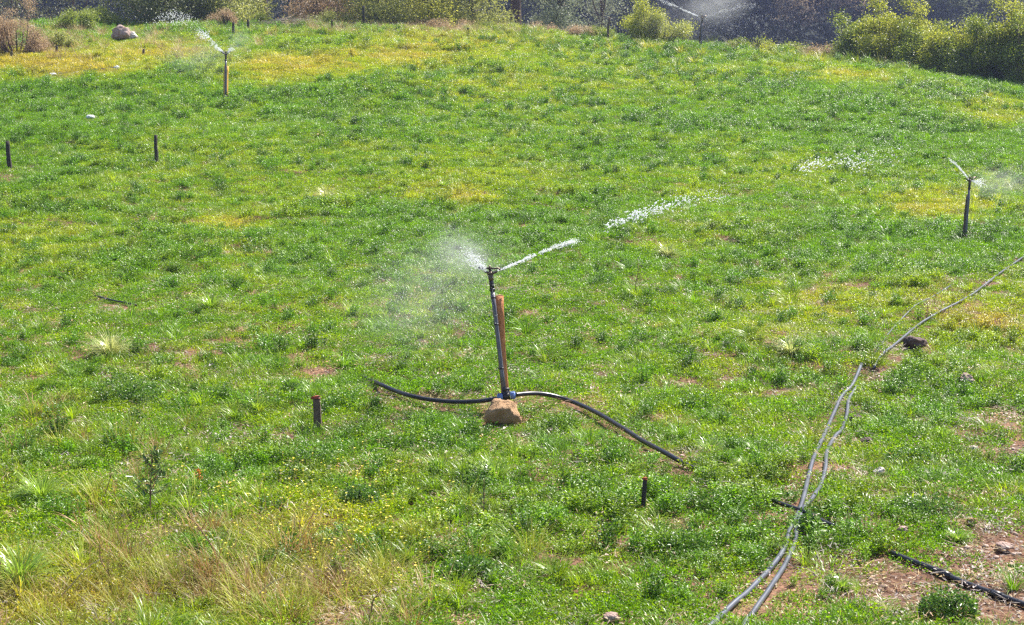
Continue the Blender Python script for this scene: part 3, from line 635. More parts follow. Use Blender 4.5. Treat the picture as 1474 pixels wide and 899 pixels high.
pipe('white_hose', [(76, 108), (100, 107), (125, 104), (150, 101), (168, 99)], .006, 'hose_grey', 'thin pale hose lying across the yellow grass at the far left', 8, cat='hose')

# ------------------------------------------------------------------ single tufts and weeds one can point to
T1 = leafmat('tuft_blade', (.13, .25, .02), (.38, .50, .07), trans=.4, rough=.26, spec=.8)
T2 = leafmat('weed_leaf', (.045, .11, .018), (.13, .24, .03), trans=.4, rough=.34)
T3 = leafmat('pale_tuft_blade', (.30, .34, .10), (.55, .55, .22), trans=.35, rough=.3, spec=.7)
def gtuft(u_, v_, wpx, label, mat=T1, n_=260, flat=1.0):
    g = ground(u_, v_); s_ = depth_of(g)/F0; ln = wpx*s_*.62; mb = MB()
    tuft(mb, n_, ln*.16, ln, .0055 + ln*.012, .62*flat, 1.3); tuft(mb, n_//2, ln*.25, ln*.6, .006, .8, 1.2)
    return tag(mb.build('grass_tuft', mat, None, g - Vector((0, 0, .01))), label, 'grass tuft', 'large grass tufts in the crop')
gtuft(303, 446, 62, 'large spiky grass tuft standing alone in the left of the field')
gtuft(160, 512, 78, 'wide pale grass tuft with drooping blades near the left edge', T3)
gtuft(370, 592, 50, 'bright green grass tuft left of the red topped stake')
gtuft(1140, 512, 66, 'broad grass tuft right of centre, left of the faint thin pipe', T3)
gtuft(1024, 655, 56, 'dark based grass tuft beside the right end of the arching black pipe')
gtuft(1072, 676, 40, 'small grass tuft just left of the twin grey pipes')
gtuft(712, 692, 70, 'spreading grass tuft straight below the rock of the nearest sprinkler')
gtuft(1212, 850, 52, 'upright bright grass tuft right of the twin grey pipes at the bottom')
gtuft(960, 560-190, 44, 'silvery grass tuft between the white splash and the bare upright stalk', T3)
gtuft(470, 290, 50, 'silvery grass tuft in the upper left middle of the field', T3)
gtuft(852, 752-40, 34, 'small grass tuft left of the orange topped stake')
gtuft(640, 300-30, 30, 'small tuft at the upper middle of the field')
gtuft(740, 800-20, 52, 'grass tuft low in the middle of the photo')
gtuft(60, 720, 90, 'tall fresh grass tuft in the lower left by the photo edge')
gtuft(30, 840, 120, 'big bright grass clump in the bottom left corner')
gtuft(1292, 440, 34, 'dark small grass tuft just left of the faint thin pipe')
gtuft(980, 790, 50, 'grass tuft below the orange topped stake')
gtuft(1378, 780, 40, 'grass tuft growing at the edge of the bare soil')
gtuft(1275, 880, 46, 'straw pale grass tuft on bare soil at the bottom right', T3, 80)
def weed(u_, v_, wpx, hpx, label, mat=T2, n_=1100, leafs=(.024, .013), name='leafy_weed'):
    g = ground(u_, v_); s_ = depth_of(g)/F0; mb = MB(); dome_leaves(mb, n_, wpx*s_/2, hpx*s_*.95, leafs[0], leafs[1], up=.6, hollow=.15, aspect=.7)
    for _ in range(14):
        a = random.uniform(0, 6.28); r_ = random.uniform(0, .35)*wpx*s_; tube(mb, [(0, 0, 0), (math.cos(a)*r_, math.sin(a)*r_*.7, hpx*s_*.6)], [.005, .002], 4, 0, False)
    return tag(mb.build(name, mat, None, g - Vector((0, 0, .01))), label, 'weed', 'leafy weeds one can tell apart')
weed(185, 580, 100, 48, 'wide leafy weed with a dark shaded foot at the left, below the pale tuft', n_=1800)
weed(1365, 885, 84, 46, 'rounded bushy weed in the bottom right corner under the thick black pipe', n_=1600)
weed(550, 305, 36, 18, 'dark flat weed in the upper left middle of the field', n_=500)
weed(1026, 355, 26, 18, 'dark round weed standing on a yellow patch right of centre', n_=400)
weed(1166, 768, 34, 44, 'dark upright weed growing over the crossing of the twin pipes and black pipe', n_=700)
weed(1330, 740, 110, 34, 'wide low weed bank above the thick black pipe', T2, 1500)
weed(1310, 666, 80, 26, 'low leafy weed right of the twin pipes', T2, 1000)
weed(518, 725, 60, 36, 'dense weed left of centre in the lower part of the field', T2, 1000)
weed(680, 830, 90, 34, 'wide weed at the bottom middle of the photo', T2, 1500)
weed(420, 566, 34, 28, 'small bluish dark weed above the red topped stake', T2, 400)
weed(893, 345, 32, 18, 'dark weed under the white splash right of the sprinkler', T2, 400)
weed(645, 290-90, 20, 10, 'small dark weed in the upper middle', T2, 250)

# stalks
def stalk(name, u_, v_, top, label, mat='twig', r_=.006, n_br=7, leafy=None, cat='stalk', spread=.35, seed=1):
    g = ground(u_, v_); d = depth_of(g); tp = at(top[0], top[1], d); h = (tp-g); rr = random.Random(seed)
    e = empty(name, g, label, cat); mb = MB()
    P_ = [Vector((0, 0, -.03))] + [h*q + Vector((rr.uniform(-1, 1), rr.uniform(-1, 1), 0))*h.length*.035 for q in (.33, .66, 1)]
    P_ = catmull(P_, 5); tube(mb, P_, list(np.linspace(r_, r_*.35, len(P_))), 6); ends = []
    for k in range(n_br):
        q = rr.uniform(.25, .95); b0 = P_[int(q*(len(P_)-1))]; a = rr.uniform(0, 6.28); l_ = h.length*spread*(1.15-q)
        b1 = b0 + Vector((math.cos(a)*l_, math.sin(a)*l_, l_*rr.uniform(.5, 1.2))); m_ = (b0+b1)/2 + Vector((0, 0, -l_*.12)); tube(mb, [b0, m_, b1], [r_*.5, r_*.4, r_*.2], 5); ends.append((b0, b1))
    mb.build('stem', M[mat], e)
    if leafy:
        mb = MB(); C = []; 
        for (b0, b1) in ends:
            for _ in range(leafy[1]): q = rr.uniform(.3, 1.05); C.append(b0 + (b1-b0)*q + Vector([rr.gauss(0, .012) for _ in range(3)]))
        C = np.array(C); n_ = len(C); mb.add(*leaf_arrays(C, rng.normal(0, 1, (n_, 3)) + [0, 0, .5], rng.normal(0, 1, (n_, 3)) + [0, 0, 1], rng.uniform(.8, 1.2, n_)*leafy[2], rng.uniform(.8, 1.2, n_)*leafy[2]*.4, rng.uniform(0, 1, n_)))
        mb.build('leaves', leafy[0], e)
    return e
stalk('bare_stalk', 916, 428, (918, 372), 'thin bare upright stalk right of centre, below the silvery tuft', 'twig', .006, 9, spread=.3)
T4 = leafmat('orange_seed_head', (.45, .12, .02), (.75, .25, .05), trans=.3)
stalk('dry_flower_stalk', 288, 700, (286, 676), 'small weed with an orange red seed head in the lower left', 'twig', .004, 5, (T4, 14, .018), spread=.25, seed=4)
T5 = leafmat('tall_weed_leaf', (.05, .10, .03), (.16, .23, .06), trans=.35, rough=.3)
stalk('tall_weed', 215, 745, (222, 645), 'tall dark leaved weed standing in the lower left of the field', 'twig', .007, 16, (T5, 10, .05), cat='weed', spread=.36, seed=9)
stalk('tall_weed', 695, 750, (697, 690), 'upright dark weed between the spreading tuft and the bottom middle weeds', 'twig', .006, 9, (T5, 8, .028), cat='weed', spread=.2, seed=19)
def curved(label, px, r_, mat='twig', d0=None, name='dead_stem', rise=0.35):
    g0 = ground(*px[0]); d = depth_of(g0); P_ = [g0 - Vector((0, 0, .02))] + [at(u_, v_, d - .02*i) for i, (u_, v_) in enumerate(px[1:], 1)]
    P_ = catmull(P_, 8); mb = MB(); tube(mb, [q-g0 for q in P_], list(np.linspace(r_, r_*.4, len(P_))), 6, jag=.1)
    for k in range(3):
        i = random.randrange(len(P_)//3, len(P_)); b0 = P_[i]-g0; b1 = b0 + Vector((random.uniform(-.1, .1), random.uniform(-.08, .08), random.uniform(.02, .1))); tube(mb, [b0, b1], [r_*.4, r_*.2], 5)
    return tag(mb.build(name, M[mat], None, g0), label, 'dead stem', 'dead stems in the lower left')
curved('dark curved dead stem in the dry grass, right one of the two arching stems', [(308, 815), (311, 800), (298, 775), (281, 752), (268, 740)], .006)
curved('brown arching dead stem in the dry grass, left one of the two arching stems', [(172, 848), (158, 828), (145, 805), (143, 783)], .006)
curved('reddish bent stem poking up at the bottom edge, left of centre', [(527, 905), (533, 885), (538, 862), (546, 857)], .007)
curved('pale dry stem lying near the bottom left corner', [(145, 905), (138, 885), (131, 868)], .005, 'twigpale')
curved('pale forked dead stem in dry grass right of the arching stems', [(350, 880), (372, 855), (392, 838), (410, 830)], .005, 'twigpale')
curved('thin pale dead stem crossing the dry grass at the bottom left', [(70, 870), (100, 845), (122, 820), (143, 805)], .005, 'twigpale')
curved('short reddish stem rising left of the tall dark leaved weed', [(145, 725), (155, 700), (160, 680), (157, 665)], .004)

# yellow flowers: far too many to count
mb = MB(); fz = MB()
fx = []; 
for _ in range(330):
    q = random.random()
    if q < .55: u_, v_ = random.gauss(500, 70), random.gauss(790, 45)
    elif q < .8: u_, v_ = random.gauss(330, 80), random.gauss(745, 50)
    else: u_, v_ = random.gauss(480, 90), random.gauss(705, 30)
    if v_ > 895 or v_ < 640: continue
    g = ground(u_, v_); h = random.uniform(.05, .13)
    n_ = 5; az = rng.uniform(0, 6.28) + np.arange(n_)*6.283/n_; C = np.repeat(np.array([[g.x, g.y, g.z+h]]), n_, 0) + .001
    D = np.stack([np.cos(az), np.sin(az), np.full(n_, .5)], 1); s_ = random.uniform(.008, .015)
    fz.add(*leaf_arrays(C, D, np.tile([0., 0., 1.], (n_, 1)) + rng.normal(0, .15, (n_, 3)), np.full(n_, s_), np.full(n_, s_*.8), rng.uniform(0, 1, n_)))
    tube(fz, [(g.x+random.uniform(-.02, .02), g.y, g.z), (g.x, g.y, g.z+h)], .0012, 4, 0, False)
tag(fz.build('yellow_flowers', leafmat('yellow_petal', (.62, .52, .05), (.95, .85, .16), trans=.4, rough=.5)), 'tiny yellow flowers speckling the weeds in the lower left', 'flowers', kind='stuff')

# ------------------------------------------------------------------ bushes and trees
def cloud_leaves(mb, blobs, n_, ln, wd, clump=14, spread=None, vlo=0, vhi=1):
    """leaves in small clumps spread through the given ellipsoids, thinner towards the inside"""
    vol = np.array([b_[3]*b_[4]*b_[5] for b_ in blobs])**.67; vol = vol/vol.sum(); nc = max(1, n_//clump)
    bi = rng.choice(len(blobs), nc, p=vol); B = np.array(blobs)[bi]
    d = unit(rng.normal(0, 1, (nc, 3))); rr = rng.uniform(.25, 1, nc)**.45 * rng.uniform(.85, 1.12, nc)
    C = B[:, :3] + d*B[:, 3:6]*rr[:, None]; C = np.repeat(C, clump, 0); sp_ = spread or ln*2.2
    C = C + rng.normal(0, sp_, C.shape)*[1, 1, .7]; m_ = len(C)
    D = unit(rng.normal(0, 1, (m_, 3)) + np.repeat(d, clump, 0)*.6 + [0, 0, -.15]); N = rng.normal(0, .7, (m_, 3)) + [0, 0, .8]
    cv = np.repeat(rng.uniform(vlo, vhi, nc), clump); v = np.clip(cv*.7 + rng.uniform(0, .3, m_), 0, 1)
    mb.add(*leaf_arrays(C, D, N, rng.uniform(.7, 1.3, m_)*ln, rng.uniform(.7, 1.3, m_)*wd, v))
def tree_meshes(H, W_, trunk_r, n_, ln, kind, seed, base=.25):
    rr = random.Random(seed); mbT = MB(); mbC = MB(); blobs = []
    top = Vector((rr.uniform(-.1, .1)*W_, rr.uniform(-.1, .1)*W_, H*.78)); tr = catmull([(0, 0, -.3), (rr.uniform(-.05, .05)*W_, 0, H*.3), tuple(top*.7), tuple(top)], 5)
    tube(mbT, tr, list(np.linspace(trunk_r, trunk_r*.2, len(tr))), 7, jag=.1)
    nb = 9 if kind != 'cypress' else 5
    for k in range(nb):
        q = base + (1-base)*(k+.5)/nb; a = k*2.4 + rr.uniform(-.4, .4)
        rad_ = W_*.5*(math.sin(math.pi*min(1, (q-base)/(1-base)*.85+.18)) if kind == 'round' else (1.1-q))*rr.uniform(.6, 1.0)
        c = Vector((math.cos(a)*rad_*.75, math.sin(a)*rad_*.75, H*q)); st = tr[min(len(tr)-1, int(q*.7*len(tr)))]
        tube(mbT, catmull([st, (st+c)/2 + Vector((0, 0, -H*.02)), c], 3), list(np.linspace(trunk_r*.4, trunk_r*.1, 7)), 5)
        s_ = W_*rr.uniform(.17, .30); blobs.append((c.x, c.y, c.z, s_, s_, s_*rr.uniform(.6, .95)))
    blobs.append((top.x, top.y, H*.88, W_*.2, W_*.2, H*.12))
    if base < .3:
        for k in range(12):
            a = k*2.4 + rr.uniform(-.4, .4); q = rr.uniform(.3, 1); s_ = W_*rr.uniform(.11, .19)
            c = Vector((math.cos(a)*W_*.42*q, math.sin(a)*W_*.42*q, s_*.7 + rr.uniform(0, H*.2))); blobs.append((c.x, c.y, c.z, s_, s_, s_)); tube(mbT, [tr[1], c], [trunk_r*.3, trunk_r*.1], 5)
    cloud_leaves(mbC, blobs, int(n_*1.35), ln*.9, ln*.5, 16)
    return mbT, mbC
def place_tree(name, pos, meshes, label, cat, group, mats, s_=1, rot=0):
    e = empty(name, pos, label, cat, group); e.scale = (s_,)*3; e.rotation_euler[2] = rot
    for nm, me_ in zip(('trunk', 'crown'), meshes):
        o_ = bpy.data.objects.new(nm, me_); link(o_, e)
    return e
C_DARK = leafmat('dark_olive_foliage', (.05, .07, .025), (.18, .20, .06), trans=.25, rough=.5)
C_YEL = leafmat('yellow_green_foliage', (.20, .24, .03), (.55, .52, .11), trans=.5, rough=.45)
C_OLV = leafmat('olive_foliage', (.13, .16, .04), (.42, .42, .11), trans=.45, rough=.45)
C_GREY = leafmat('grey_green_foliage', (.10, .13, .085), (.30, .34, .20), trans=.3, rough=.5)
C_BRN = leafmat('brownish_foliage', (.20, .14, .08), (.50, .36, .22), trans=.4, rough=.5)
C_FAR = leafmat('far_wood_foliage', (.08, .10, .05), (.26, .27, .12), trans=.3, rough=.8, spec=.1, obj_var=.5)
C_FARB = leafmat('far_brown_foliage', (.24, .18, .11), (.60, .46, .27), trans=.25, rough=.6)

def px_tree(name, u_, dist, kind, H, W_, n_, ln, mat, label, seed, trunk_r=.16, cat='tree', base=.25, group='trees just beyond the field'):
    x_ = (u_ - W0/2)/F0*dist*1.0; z_ = float(ground_z(x_, dist)); T, C_ = tree_meshes(H, W_, trunk_r, n_, ln, kind, seed, base)
    return place_tree(name, (x_, dist, z_), (T.mesh('trunk', M['bark']), C_.mesh('crown', mat)), label, cat, group, None)
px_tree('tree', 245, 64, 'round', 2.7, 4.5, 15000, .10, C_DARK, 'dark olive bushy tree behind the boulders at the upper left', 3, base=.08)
px_tree('tree', 330, 65, 'round', 3.2, 3.4, 9000, .11, C_OLV, 'olive green tree right of the dark bushy tree at the upper left', 5, base=.12)
px_tree('tree', 385, 72, 'round', 7.5, 3.4, 5200, .10, C_OLV, 'thin tree with a dark leaning trunk behind the dry brush pile', 6, .26, base=.48)
px_tree('tree', 462, 66, 'round', 3.5, 3.4, 8000, .10, C_BRN, 'brownish tree behind the brush pile, left of the crest stake', 8, base=.18)
px_tree('tree', 545, 66, 'round', 3.1, 3.7, 11000, .10, C_OLV, 'olive tree directly behind the thin dark crest stake', 10, base=.1)
px_tree('tree', 618, 67, 'round', 3.5, 3.5, 9500, .10, C_YEL, 'dull yellow green tree behind the middle of the crest', 12, base=.12)
px_tree('tree', 680, 68, 'round', 3.3, 3.5, 9500, .10, C_OLV, 'olive tree left of the one with the forked trunk', 13, base=.12)
px_tree('tree', 740, 74, 'round', 8.2, 4.6, 6500, .10, C_YEL, 'yellow green tree with a dark trunk standing near the middle of the crest', 14, .3, base=.42)
px_tree('tree', 805, 71, 'round', 4.5, 2.9, 9000, .11, C_GREY, 'grey green narrow tree right of the tree with the dark trunk', 16, base=.1)
px_tree('tree', 862, 88, 'cone', 11.5, 3.6, 9000, .12, C_GREY, 'grey green tree left of the purple shaded slope', 17, base=.1)
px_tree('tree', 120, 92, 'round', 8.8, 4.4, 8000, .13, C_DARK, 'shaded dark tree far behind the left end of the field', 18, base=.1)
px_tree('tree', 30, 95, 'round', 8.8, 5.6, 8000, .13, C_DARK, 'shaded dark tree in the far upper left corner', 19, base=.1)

def bush(u_, v_, wpx, hpx, mat, label, seed, n_=7000, ln=.075, name='bush', group='bushes along the edge of the field', dist=None, tall=0):
    if dist: x_ = (u_-W0/2)/F0*dist; g = Vector((x_, dist, float(ground_z(x_, dist))))
    else: g = ground(u_, v_)
    s_ = depth_of(g)/F0; W_ = wpx*s_*1.08; Hh = hpx*s_*.98; rr = random.Random(seed); e = empty(name, g, label, 'bush', group)
    blobs = []; mbT = MB()
    for k in range(24):
        x_ = rr.uniform(-.45, .45)*W_; y_ = rr.uniform(-.25, .25)*W_; q = rr.uniform(.15, .88)*(1 - .35*abs(x_)/(W_*.5)); r_ = rr.uniform(.08, .19)*min(W_, Hh*1.3)
        z_ = Hh*q; blobs.append((x_, y_, z_, r_, r_, r_*.85)); tube(mbT, [(x_*.3, y_*.3, -.1), (x_*.8, y_*.8, z_*.6), (x_, y_, z_)], [.03, .02, .01], 5)
    for k in range(tall):                                # leaders that stick out of the top
        x_ = rr.uniform(-.42, .42)*W_; z_ = Hh*rr.uniform(.85, 1.15); blobs.append((x_, rr.uniform(-.15, .15)*W_, z_, .13, .13, .34)); tube(mbT, [(x_*.6, 0, 0), (x_, 0, z_)], [.02, .008], 5)
    mbC = MB(); cloud_leaves(mbC, blobs, int(n_*1.5), ln*.95, ln*.5, 24, ln*1.9)
    V = np.concatenate(mbC.V); 
    mbT.build('stem', M['bark'], e); mbC.build('foliage', mat, e); return e
C_HY = leafmat('bright_yellow_green_leaves', (.14, .18, .015), (.48, .48, .07), trans=.45, rough=.4)  # lighter, yellower leaves than the hedge green
C_HG = leafmat('hedge_green_leaves', (.08, .13, .015), (.34, .38, .06), trans=.42, rough=.4)
bush(1236, 84, 62, 52, C_HG, 'bright green bush at the left end of the hedge', 51, 9000, tall=3)
bush(1285, 92, 92, 90, C_HY, 'tall yellow green bush, highest of the hedge', 52, 15000, tall=4)
bush(1328, 99, 70, 56, C_HG, 'green bush right beside the tall yellow green one', 53, 10000, tall=3)
bush(1366, 104, 84, 66, C_HY, 'leafy yellowish bush in the middle of the hedge', 54, 13000, tall=4)
bush(1408, 112, 84, 70, C_HG, 'dense dark footed bush right of the hedge middle', 58, 14000, tall=4)
bush(1448, 120, 84, 100, C_HY, 'large bush near the right end of the hedge', 55, 16000, tall=4)
bush(1490, 128, 80, 90, C_HG, 'bush at the right end of the hedge, cut by the photo edge', 59, 12000, tall=2)
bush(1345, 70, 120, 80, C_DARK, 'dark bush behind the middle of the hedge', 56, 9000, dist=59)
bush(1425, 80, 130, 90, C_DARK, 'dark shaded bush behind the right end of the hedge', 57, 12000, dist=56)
bush(945, 64, 84, 52, C_HY, 'pale yellow green bush on the crest left of the farthest sprinkler', 60, 10000, ln=.07, tall=2)
bush(1102, 56, 18, 16, C_HY, 'small bright shrub on the crest between farthest sprinkler and hedge', 61, 900, ln=.06)
bush(1095, 58, 14, 22, C_HG, 'tiny slim shrub left of the small bright crest shrub', 62, 500, ln=.06)
bush(1145, 64, 34, 16, C_HG, 'low green shrub on the crest midway to the hedge', 63, 1200, ln=.06)
bush(1180, 70, 40, 15, C_BRN, 'low brownish shrub on the crest close to the hedge', 64, 1200, ln=.06)
bush(1065, 60, 30, 15, C_HG, 'low green shrub right beside the farthest sprinkler', 65, 1000, ln=.06)
bush(838, 44, 34, 20, C_BRN, 'reddish brown rounded shrub on the crest right of centre', 66, 2600, ln=.05)
bush(862, 50, 40, 18, C_HG, 'green shrub right of the reddish brown one', 67, 2000, ln=.06)
bush(112, 46, 44, 34, C_HG, 'green shrub in the yellow grass left of the boulders', 70, 3500, ln=.06)
bush(85, 72, 40, 28, C_OLV, 'dark olive shrub with shaded middle left of the boulders', 71, 3500, ln=.05)
bush(24, 78, 78, 62, C_BRN, 'large reddish brown dry bush at the upper left edge', 72, 9000, ln=.05, tall=3)
bush(-6, 60, 60, 60, C_BRN, 'second brown dry bush cut by the upper left photo edge', 73, 5000, ln=.05, tall=2)
bush(330, 30, 34, 26, C_BRN, 'brown dry bush behind the two dark stakes', 74, 2500, ln=.05, dist=62)
bush(372, 30, 40, 20, C_HG, 'green bush at the foot of the leaning trunk', 75, 2200, ln=.06, dist=64)
bush(560, 34, 90, 20, C_HG, 'low green bush behind the thin dark crest stake', 76, 4000, ln=.06, dist=67)
bush(640, 36, 80, 24, C_BRN, 'low straw brown bush behind the middle of the crest', 77, 3500, ln=.05, dist=65)
bush(715, 40, 70, 20, C_HG, 'low green bush left of the dark trunk on the crest', 78, 3000, ln=.06, dist=65)
bush(780, 42, 60, 24, C_BRN, 'brown low bush right of the dark trunk on the crest', 79, 3000, ln=.05, dist=66)
bush(482, 32, 60, 26, C_OLV, 'olive low bush between the brush pile and the thin crest stake', 80, 3000, ln=.06, dist=64)
bush(150, 34, 80, 26, C_HG, 'green bush in front of the dark olive bushy tree, left part', 81, 3500, ln=.06, dist=63)

# brush pile of pale dry branches
g = ground(415, 34); mb = MB()
for k in range(90):
    a = random.uniform(-.5, .5); x0 = random.gauss(0, .45); l_ = random.uniform(.4, 1.1); p0 = Vector((x0 - l_/2*math.cos(a), random.gauss(0, .3), abs(random.gauss(.12, .12)))); p1 = p0 + Vector((l_*math.cos(a), random.uniform(-.3, .3), l_*math.sin(a)*.8)); p1.z = max(p1.z, .02)
    tube(mb, [p0, (p0+p1)/2 + Vector((0, 0, random.uniform(-.03, .08))), p1], [.014, .011, .004], 5)
tag(mb.build('brush_pile', M['twigpale'], None, g), 'pile of pale dry cut branches at the far left crest', 'brush pile')

# tall weeds and seedlings along the crest: too many to count
x = rng.uniform(-22, 17, 1500); yc = np.interp(x, CX, CY); y = yc + rng.uniform(-7, 4.5, 1500)
nn = fbm(x*.4, y*.4, 90, 2); kp = rng.uniform(0, 1, len(x)) < smooth(.42, .62, nn)*smooth(-7, 0, y-yc)+.05; x, y = x[kp], y[kp]
tint = (GREEN*1.05 + (OCHRE-GREEN)*rng.uniform(0, .75, (len(x), 1)))*rng.uniform(.7, 1.2, (len(x), 1))
make_stuff('crest_weeds', 'tall rough weeds and grass along the far crest of the field', 'weeds', [SRC[3], SRC[4], SRC[8], LIT[2]], x, y, rng.integers(0, 4, len(x)), rng.uniform(1.0, 2.0, len(x)), tint, tilt=.15)

# ------------------------------------------------------------------ wooded hillside across the valley
FT = []
for k in range(4):
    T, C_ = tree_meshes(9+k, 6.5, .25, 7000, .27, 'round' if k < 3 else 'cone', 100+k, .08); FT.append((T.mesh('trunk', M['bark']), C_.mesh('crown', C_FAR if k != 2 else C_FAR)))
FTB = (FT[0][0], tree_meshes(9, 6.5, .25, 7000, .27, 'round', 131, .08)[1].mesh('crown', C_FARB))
spots = []
rr = random.Random(5)
for d_ in (148, 156, 165, 175):
    u_ = -40 + rr.uniform(0, 20)
    while u_ < 1520:
        spots.append((u_, d_ + rr.uniform(-3, 3))); u_ += rr.uniform(62, 92)
places_ = {148: 0}
for i, (u_, d_) in enumerate(spots):
    if (880 < u_ < 1062 or 20 < u_ < 160) and rr.random() < .8: continue
    x_ = (u_-W0/2)/F0*d_; brown = (1060 < u_ < 1230 and rr.random() < .7)
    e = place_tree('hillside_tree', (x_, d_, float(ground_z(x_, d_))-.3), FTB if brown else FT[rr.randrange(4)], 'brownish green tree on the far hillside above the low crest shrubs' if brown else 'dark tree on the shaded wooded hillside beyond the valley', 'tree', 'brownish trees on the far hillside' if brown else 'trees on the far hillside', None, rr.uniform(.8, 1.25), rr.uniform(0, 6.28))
x = rng.uniform(-110, 110, 9000); y = rng.uniform(125, 330, 9000)
WS = []
for k in range(2):
    mb = MB(); cloud_leaves(mb, [(0, 0, 1.5, 1.8, 1.8, 1.5), (1, .6, 1, 1.3, 1.3, 1)], 420, .36, .22, 10); WS.append(source(mb, 'undergrowth', leafmat('far_undergrowth_leaf', (.6, .6, .6), (1.3, 1.3, 1.2), trans=.1, rough=.8, spec=.1, inst=True)))
tint = np.array([[.012, .017, .012]])*rng.uniform(.5, 1.4, (9000, 1))  # near-black tint: the shade of the slope is put into the scrub colour
make_stuff('hillside_undergrowth', 'scrub covering the far wooded hillside, coloured dark to stand for its shade', 'undergrowth', WS, x, y, rng.integers(0, 2, 9000), rng.uniform(.8, 1.6, 9000), tint)

# ------------------------------------------------------------------ water
def jet(path, r0, r1, seed, label, n_, streak=(3, 8), fade=1.0, gap=(), size=(.10, .34)):
    """a stream of water: many overlapping streaks that fray and thin out along its flight; path: 3-D points"""
    P_ = catmull(path, 14); rr = random.Random(seed); mb = MB(); org = P_[0].copy(); V1, F1 = ICO[1]; m_ = len(P_)-1
    for _ in range(n_):
        q = rr.random()**fade
        if any(a < q < b_ for a, b_ in gap) and rr.random() < .85: continue
        f = q*m_; i = min(int(f), m_-1); c = P_[i].lerp(P_[i+1], f-i); t = (P_[i+1]-P_[i]).normalized(); r_ = r0 + (r1-r0)*q
        t = (t + Vector([rr.gauss(0, .10 + .25*q) for _ in range(3)])).normalized()
        off = Vector([rr.gauss(0, .55) for _ in range(3)])*r_; off.z -= abs(rr.gauss(0, .5))*r_*q
        a = r_*rr.uniform(*size)*(1.25-.75*q); M_ = np.array(t.to_track_quat('X', 'Z').to_matrix())
        A = V1*(1 + rng.normal(0, .2, V1.shape))*a*np.array([rr.uniform(*streak)*(1.2-.8*q), 1, 1]); mb.add(A @ M_.T + np.array(c + off - org), F1)
    return tag(mb.build('water_jet', M['water'], None, org), label, 'water jet', 'jets thrown by the sprinklers')
h1 = S1[1]; d1 = S1[2]
jet([at(712, 391, d1), at(740, 380, d1+.5), at(780, 362, d1+1.4), at(812, 350, d1+2.2), at(831, 345, d1+2.7)], .007, .026, 1, 'white water jet leaving the nearest sprinkler towards the upper right', 900, (3, 10), .85, ((.44, .47), (.66, .68)))
jet([at(700, 391, d1), at(693, 382, d1), at(684, 372, d1+.1), at(668, 358, d1+.2)], .008, .09, 2, 'short fanning spray on the left side of the nearest sprinkler', 800, (2, 6), .9, (), (.03, .075))
jet([at(872, 326, 19.2), at(915, 309, 20), at(950, 297, 20.6), at(990, 284, 21.2), at(1050, 276, 22)], .05, .09, 3, 'broken white water splashes in mid air right of the nearest sprinkler', 620, (1.5, 5), 1, ((.14, .2), (.36, .42), (.58, .63), (.80, .84)), (.05, .16))
jet([at(1150, 243, 27), at(1200, 232, 28), at(1240, 227, 28.6), at(1300, 214, 29)], .10, .20, 4, 'faint white splashes of water at the upper right of the field', 300, (1.5, 4), 1, ((.28, .45), (.8, .86)), (.035, .10))
d2 = S2[2]
jet([at(323, 77, d2), at(318, 72, d2+.2), at(309, 65, d2+.4)], .016, .05, 5, 'short white jet going left from the sprinkler on the orange post', 260, (2, 6))
jet([at(309, 65, d2+.5), at(297, 51, d2+1.4), at(284, 42, d2+2)], .06, .14, 15, 'broken piece of the jet left of the sprinkler on the orange post', 330, (1.2, 4), 1, ((.1, .4),), (.05, .16))
jet([at(327, 77, d2), at(331, 72, d2), at(336, 67, d2)], .014, .07, 6, 'short white spray going right from the sprinkler on the orange post', 220, (2, 5), 1, (), (.06, .2))
d3 = S3[2]
jet([at(1395, 259, d3), at(1386, 247, d3+.4), at(1376, 236, d3+.9), at(1366, 228, d3+1.3)], .008, .024, 7, 'thin white jet rising left from the right hand sprinkler', 420, (3, 8))
jet([at(1398, 260, d3), at(1406, 261, d3), at(1418, 263, d3)], .008, .07, 8, 'faint short spray to the right of the right hand sprinkler', 240, (2, 5), 1, (), (.05, .16))
d4 = S4[2]
jet([at(1008, 25, d4), at(994, 18, d4+.6), at(977, 10, d4+1.2)], .012, .036, 9, 'thin white jet rising left from the farthest sprinkler', 340, (3, 8))
jet([at(975, 9, d4+1.3), at(962, 4, d4+2), at(946, -3, d4+2.5)], .04, .09, 19, 'broken end of the left jet of the farthest sprinkler', 160, (1.5, 4), 1, (), (.07, .2))
jet([at(1012, 26, d4), at(1035, 17, d4+.5), at(1062, 9, d4+1), at(1090, 4, d4+1.4)], .02, .16, 29, 'faint fine spray arching right from the farthest sprinkler', 420, (2, 5), 1, (), (.03, .08))
# droplets thrown high and wide
def droplets(label, cu, cv, su, sv, d, sd, n_, dr, seed, shape=None):
    r_ = np.random.default_rng(seed); mb = MB(); V1, F1 = ICO[1]; n_i = 0
    while n_i < n_:
        u_ = cu + r_.normal()*su; v_ = cv + r_.normal()*sv
        if shape and not shape(u_, v_): continue
        p_ = np.array(at(u_, v_, d + r_.normal()*sd)); 
        if p_[2] < float(ground_z(p_[0], p_[1])) + .05: continue
        mb.add(V1*r_.uniform(*dr)*[1, 1, 1.5] + p_, F1); n_i += 1
    return tag(mb.build('spray_droplets', M['water']), label, 'water spray', kind='stuff')
droplets('cloud of falling droplets left of the orange sprinkler post', 256, 24, 19, 9, d2+4, 1.0, 420, (.003, .011), 1, lambda a, b_: b_ < 36 and b_ > 12 + abs(a-250)*.4)
droplets('bright droplets raining over the crest right of the farthest sprinkler', 1075, 30, 45, 14, d4+.5, 1.2, 300, (.0025, .007), 2, lambda a, b_: 20 < b_ < 54)
droplets('fine droplets falling round the nearest sprinkler', 640, 400, 70, 60, d1, .5, 1400, (.0012, .0030), 3, lambda a, b_: a < 720)
